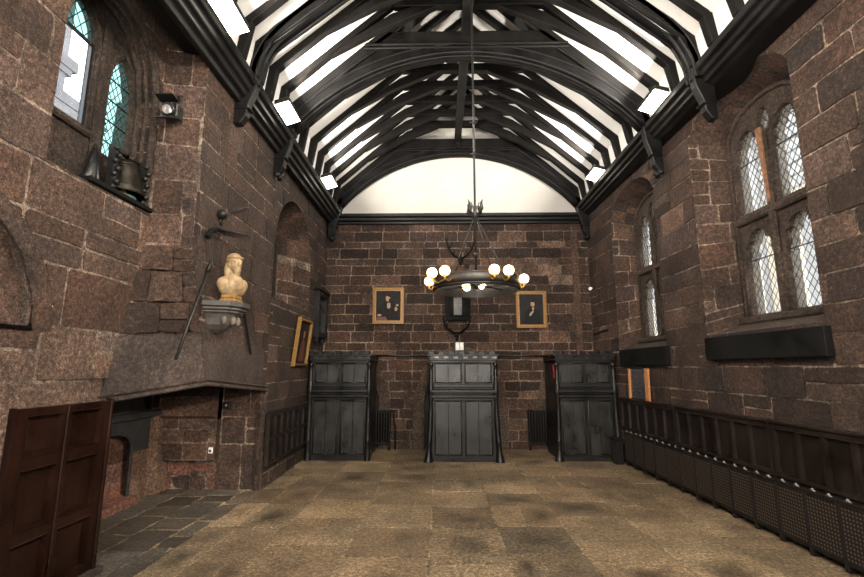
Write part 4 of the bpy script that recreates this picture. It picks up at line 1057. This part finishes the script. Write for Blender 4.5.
m=MB(); m.box(.27,.47,9.0,9.14,1.96,2.10); m.build('body',['black'],t,.008); m=MB(); m.box(.295,.37,8.985,9.002,1.98+.06,2.19); m.box(.38,.45,8.985,9.002,2.04,2.19); m.build('diffuser',['white'],t,.004); m=MB(); m.box(.27,.47,8.99,9.14,2.10,2.21); m.build('hood',['black'],t,.008)
t=thing('waste_bin',(3.22,8.72,0),'small black box bin at the foot of the right cupboard','bin')
m=MB(); m.box(3.12,3.27,8.66,8.84,0,.42); m.build('body',['oak'],t,.01); m=MB(); m.box(3.10,3.29,8.64,8.86,.42,.45); m.build('lid',['plank'],t,.006)

# cast iron radiators
def column_radiator(x0,x1,label,n):
    t=thing('cast_iron_radiator',((x0+x1)/2,YB-.12,0),label,'radiator','cast iron radiators on the end wall')
    w=(x1-x0)/n
    for k in range(n):
        m=MB(); x=x0+w*(k+.5)
        for yy in(YB-.16,YB-.08): m.tube([(x,yy,.12),(x,yy,.16),(x,yy,.78),(x,yy,.82)],[w*.25,w*.38,w*.38,w*.25],8)
        m.tube([(x,YB-.19,.80),(x,YB-.05,.80)],w*.4,8); m.tube([(x,YB-.19,.15),(x,YB-.05,.15)],w*.4,8)
        m.build('column_section',['radiator'],t)
    for x in(x0+w*.5,x1-w*.5):
        m=MB(); m.tube([(x,YB-.12,.13),(x,YB-.12,0)],[.02,.03],8); m.build('foot',['radiator'],t)
    m=MB(); m.tube([(x1+.01,YB-.12,.80),(x1+.07,YB-.12,.80),(x1+.07,YB-.12,.55),(x1+.10,YB-.12,.45),(x1+.10,YB-.12,.0)],.018,8); m.build('feed_pipe',['radiator'],t)
column_radiator(-1.56,-1.06,'black cast iron radiator between the left and middle cupboards',9)
column_radiator(1.85,2.42,'black cast iron radiator between the middle and right cupboards',10)

# ================================================================== chandelier
yc=5.42; xc=.43; zr=2.68
t=thing('chandelier',(xc,yc,zr),'black iron ring chandelier with lit globe lamps hanging on a long rod','chandelier')
m=MB(); m.tube([(xc,yc,6.85),(xc,yc,2.74)],.013,8)
for z in(4.35,4.78,3.05): m.ball((xc,yc,z),.028,n=6); m.tube([(xc-.05,yc,z),(xc+.05,yc,z)],.009,6)
m.build('rod',['iron2'],t)
m=MB(); m.lathe([(0,3.50),(.04,3.52),(.045,3.56),(.02,3.60),(.03,3.66),(0,3.68)],(xc,yc,0),12)
for k in range(4):
    a=PI/4+k*PI/2; q=[(.02,3.56),(.07,3.56),(.11,3.61),(.10,3.68),(.125,3.72)]
    m.tube([(xc+r*math.cos(a),yc+r*math.sin(a),z) for r,z in q],[.012,.016,.022,.016,.004],6)
    m.tube([(xc+r*math.cos(a),yc+r*math.sin(a),z) for r,z in [(.09,3.6),(.05,3.66),(.07,3.70)]],[.014,.01,.004],6)
m.build('crown',['iron2'],t)
m=MB(); Rr=.50
m.lathe([(Rr,-.06),(Rr+.012,-.062),(Rr+.012,.06),(Rr,.062),(Rr-.006,0),(Rr,-.08)],(xc,yc,zr),48)
for z in(-.06,.06): m.lathe([(Rr+.012,z-.008),(Rr+.02,z),(Rr+.012,z+.008)],(xc,yc,zr),48)
m.build('ring',['iron2'],t)
m=MB()
for k in range(2):
    a=PI/4+k*PI/2; m.tube([(xc-Rr*math.cos(a),yc-Rr*math.sin(a),zr),(xc+Rr*math.cos(a),yc+Rr*math.sin(a),zr)],.008,6)
m.lathe([(0,-.06),(.025,-.04),(.03,0),(.02,.05),(0,.06)],(xc,yc,zr),10); m.build('cross_bar',['iron2'],t)
for a in(.95,2.2,-.95,-2.2):
    m=MB(); m.tube([(xc+.02*math.cos(a),yc+.02*math.sin(a),3.52),(xc+Rr*math.cos(a),yc+Rr*math.sin(a),zr+.06)],.007,6); m.build('stay',['iron2'],t)
# eight globes in pairs, each on a curled brass arm
pos=[(-.135,5.50),(-.09,4.99),(.05,4.88),(.58,4.83),(.74,4.87),(.99,5.36),(.34,5.93),(.55,5.95)]
for x,y in pos:
    a=math.atan2(y-yc,x-xc); 
    m=MB(); r0=Rr+.01
    ax,ay=xc+r0*math.cos(a),yc+r0*math.sin(a)
    m.tube([(ax,ay,zr),( (ax+x)/2,(ay+y)/2,zr-.045),(x,y,zr-.03),(x,y,zr)],.009,6); m.lathe([(.03,.0),(.034,.012),(.018,.0)],(x,y,zr-.005),10); ar=m.build('lamp_arm',['brass'],t)
    m=MB(); m.ball((x,y,zr+.058),.058,n=12); m.build('globe',['globe'],ar)

# cornice uplighters
def upl(x,y,s,z,label):
    t=thing('uplighter',(x,y,z),label,'lamp','uplighters on the cornices')
    # s: towards the room
    m=MB(); 
    fx=lambda a,b,tt:(x+s*a,tt,b)
    m.prism([(-.08,z+.0),(-.06,z+.005),(.10,z+.055),(.13,z+.09),(.11,z+.11),(-.08,z+.06)],fx,y-.27,y+.27); m.build('housing',['black'],t,.008)
    m=MB(); m.prism([(-.078,z-.008),(-.06,z-.003),(.10,z+.045),(.118,z+.044),(-.05,z-.012),(-.078,z-.018)],fx,y-.255,y+.255); m.build('diffuser',['lamp_face'],t)
    m=MB()
    for q in(-.06,.06):
        m=MB(); m.bar((x-s*.06,y+q,z+.05),(x-s*.15,y+q,z+.03),.03,.03); m.build('arm',['black'],t)
    L_=bpy.data.lights.new('uplight','AREA'); L_.shape='RECTANGLE'; L_.size=.4; L_.size_y=.2; L_.energy=UPE; L_.color=(1,.93,.83)
    o=bpy.data.objects.new('uplight',L_); COL.objects.link(o); o.location=(x+s*.22,y,z+.30)
    o.rotation_euler=Vector((s*.8,0,.62)).to_track_quat('-Z','Y').to_euler()
UPE=100
upl(-2.165,5.95,1,5.23,'lit uplighter on the left cornice between the two close arched trusses')
upl(-2.165,8.41,1,5.23,'lit uplighter on the left cornice near the end gable')
upl(-2.165,4.12,1,5.23,'lit uplighter on the left cornice at the top picture edge')
upl(3.005,5.95,-1,5.35,'lit uplighter on the right cornice between the two close arched trusses')
upl(3.005,8.41,-1,5.35,'lit uplighter on the right cornice near the end gable')
# ================================================================== lights
def area(name,loc,rot,sx_,sy_,e,col):
    L_=bpy.data.lights.new(name,'AREA'); L_.shape='RECTANGLE'; L_.size=sx_; L_.size_y=sy_; L_.energy=e; L_.color=col
    o=bpy.data.objects.new(name,L_); COL.objects.link(o); o.location=loc; o.rotation_euler=rot; return o
# unseen fill light added behind the viewer; no window is built there
area('rear_fill_light',(.4,-2.3,3.4),(PI/2+.0,0,0),3.6,3.2,680,(1,.93,.84))
# unseen fill lights added along the cornices to brighten the roof plaster
for s,x in((1,-2.1),(-1,2.95)):
    for y in(2.2,.2):
        o=area('rear_cornice_fill',(x+s*.1,y,5.5),Vector((s*.8,0,.62)).to_track_quat('-Z','Y').to_euler(),.4,.2,UPE,(1,.93,.83))
# unseen spots added to brighten the walls, fireplace and floor
def spot(loc,tgt,e,size=1.1,col=(1,.86,.70),r=.08):
    L_=bpy.data.lights.new('fill_spot','SPOT'); L_.energy=e; L_.spot_size=size; L_.spot_blend=.6; L_.shadow_soft_size=r; L_.color=col
    o=bpy.data.objects.new('fill_spot',L_); COL.objects.link(o); o.location=loc
    o.rotation_euler=(Vector(tgt)-Vector(loc)).to_track_quat('-Z','Y').to_euler(); return o
spot((1.6,1.2,5.0),(-2.9,4.4,2.4),900,1.2)
spot((-.8,1.2,5.0),(3.4,5.4,2.6),700,1.2)
spot((.4,2.6,5.2),(.4,8.8,1.6),820,1.0)
spot((1.9,2.2,2.6),(-3.6,6.5,.75),1100,.5)
spot((.5,2.2,5.6),(.6,4.7,0),620,.8,(1,.88,.70))
w=bpy.data.worlds.new('sky'); sc.world=w; w.use_nodes=True
nt=w.node_tree; bg=nt.nodes['Background']
sk=N(nt,'ShaderNodeTexSky'); sk.sky_type='NISHITA'; sk.sun_disc=False; sk.sun_elevation=math.radians(38); sk.sun_rotation=math.radians(120); sk.dust_density=4; sk.air_density=1
mx=N(nt,'ShaderNodeMix',data_type='RGBA'); mx.inputs[0].default_value=.55; nt.links.new(sk.outputs[0],mx.inputs[6]); mx.inputs[7].default_value=(9,9.2,9.5,1)
nt.links.new(mx.outputs[2],bg.inputs[0]); bg.inputs[1].default_value=1.3

# ================================================================== camera
cam=bpy.data.cameras.new('camera'); cam.sensor_width=36; cam.lens=460/864*36; cam.clip_start=.05
co=bpy.data.objects.new('camera',cam); COL.objects.link(co); co.location=(0,0,1.7); co.rotation_euler=(math.radians(99.8),0,math.radians(1.04)); sc.camera=co
sc.view_settings.view_transform='Standard'; sc.view_settings.look='None'; sc.view_settings.exposure=.13; sc.view_settings.gamma=1
sc.cycles.use_denoising=True
sc.cycles.max_bounces=8
sc.cycles.sample_clamp_indirect=6
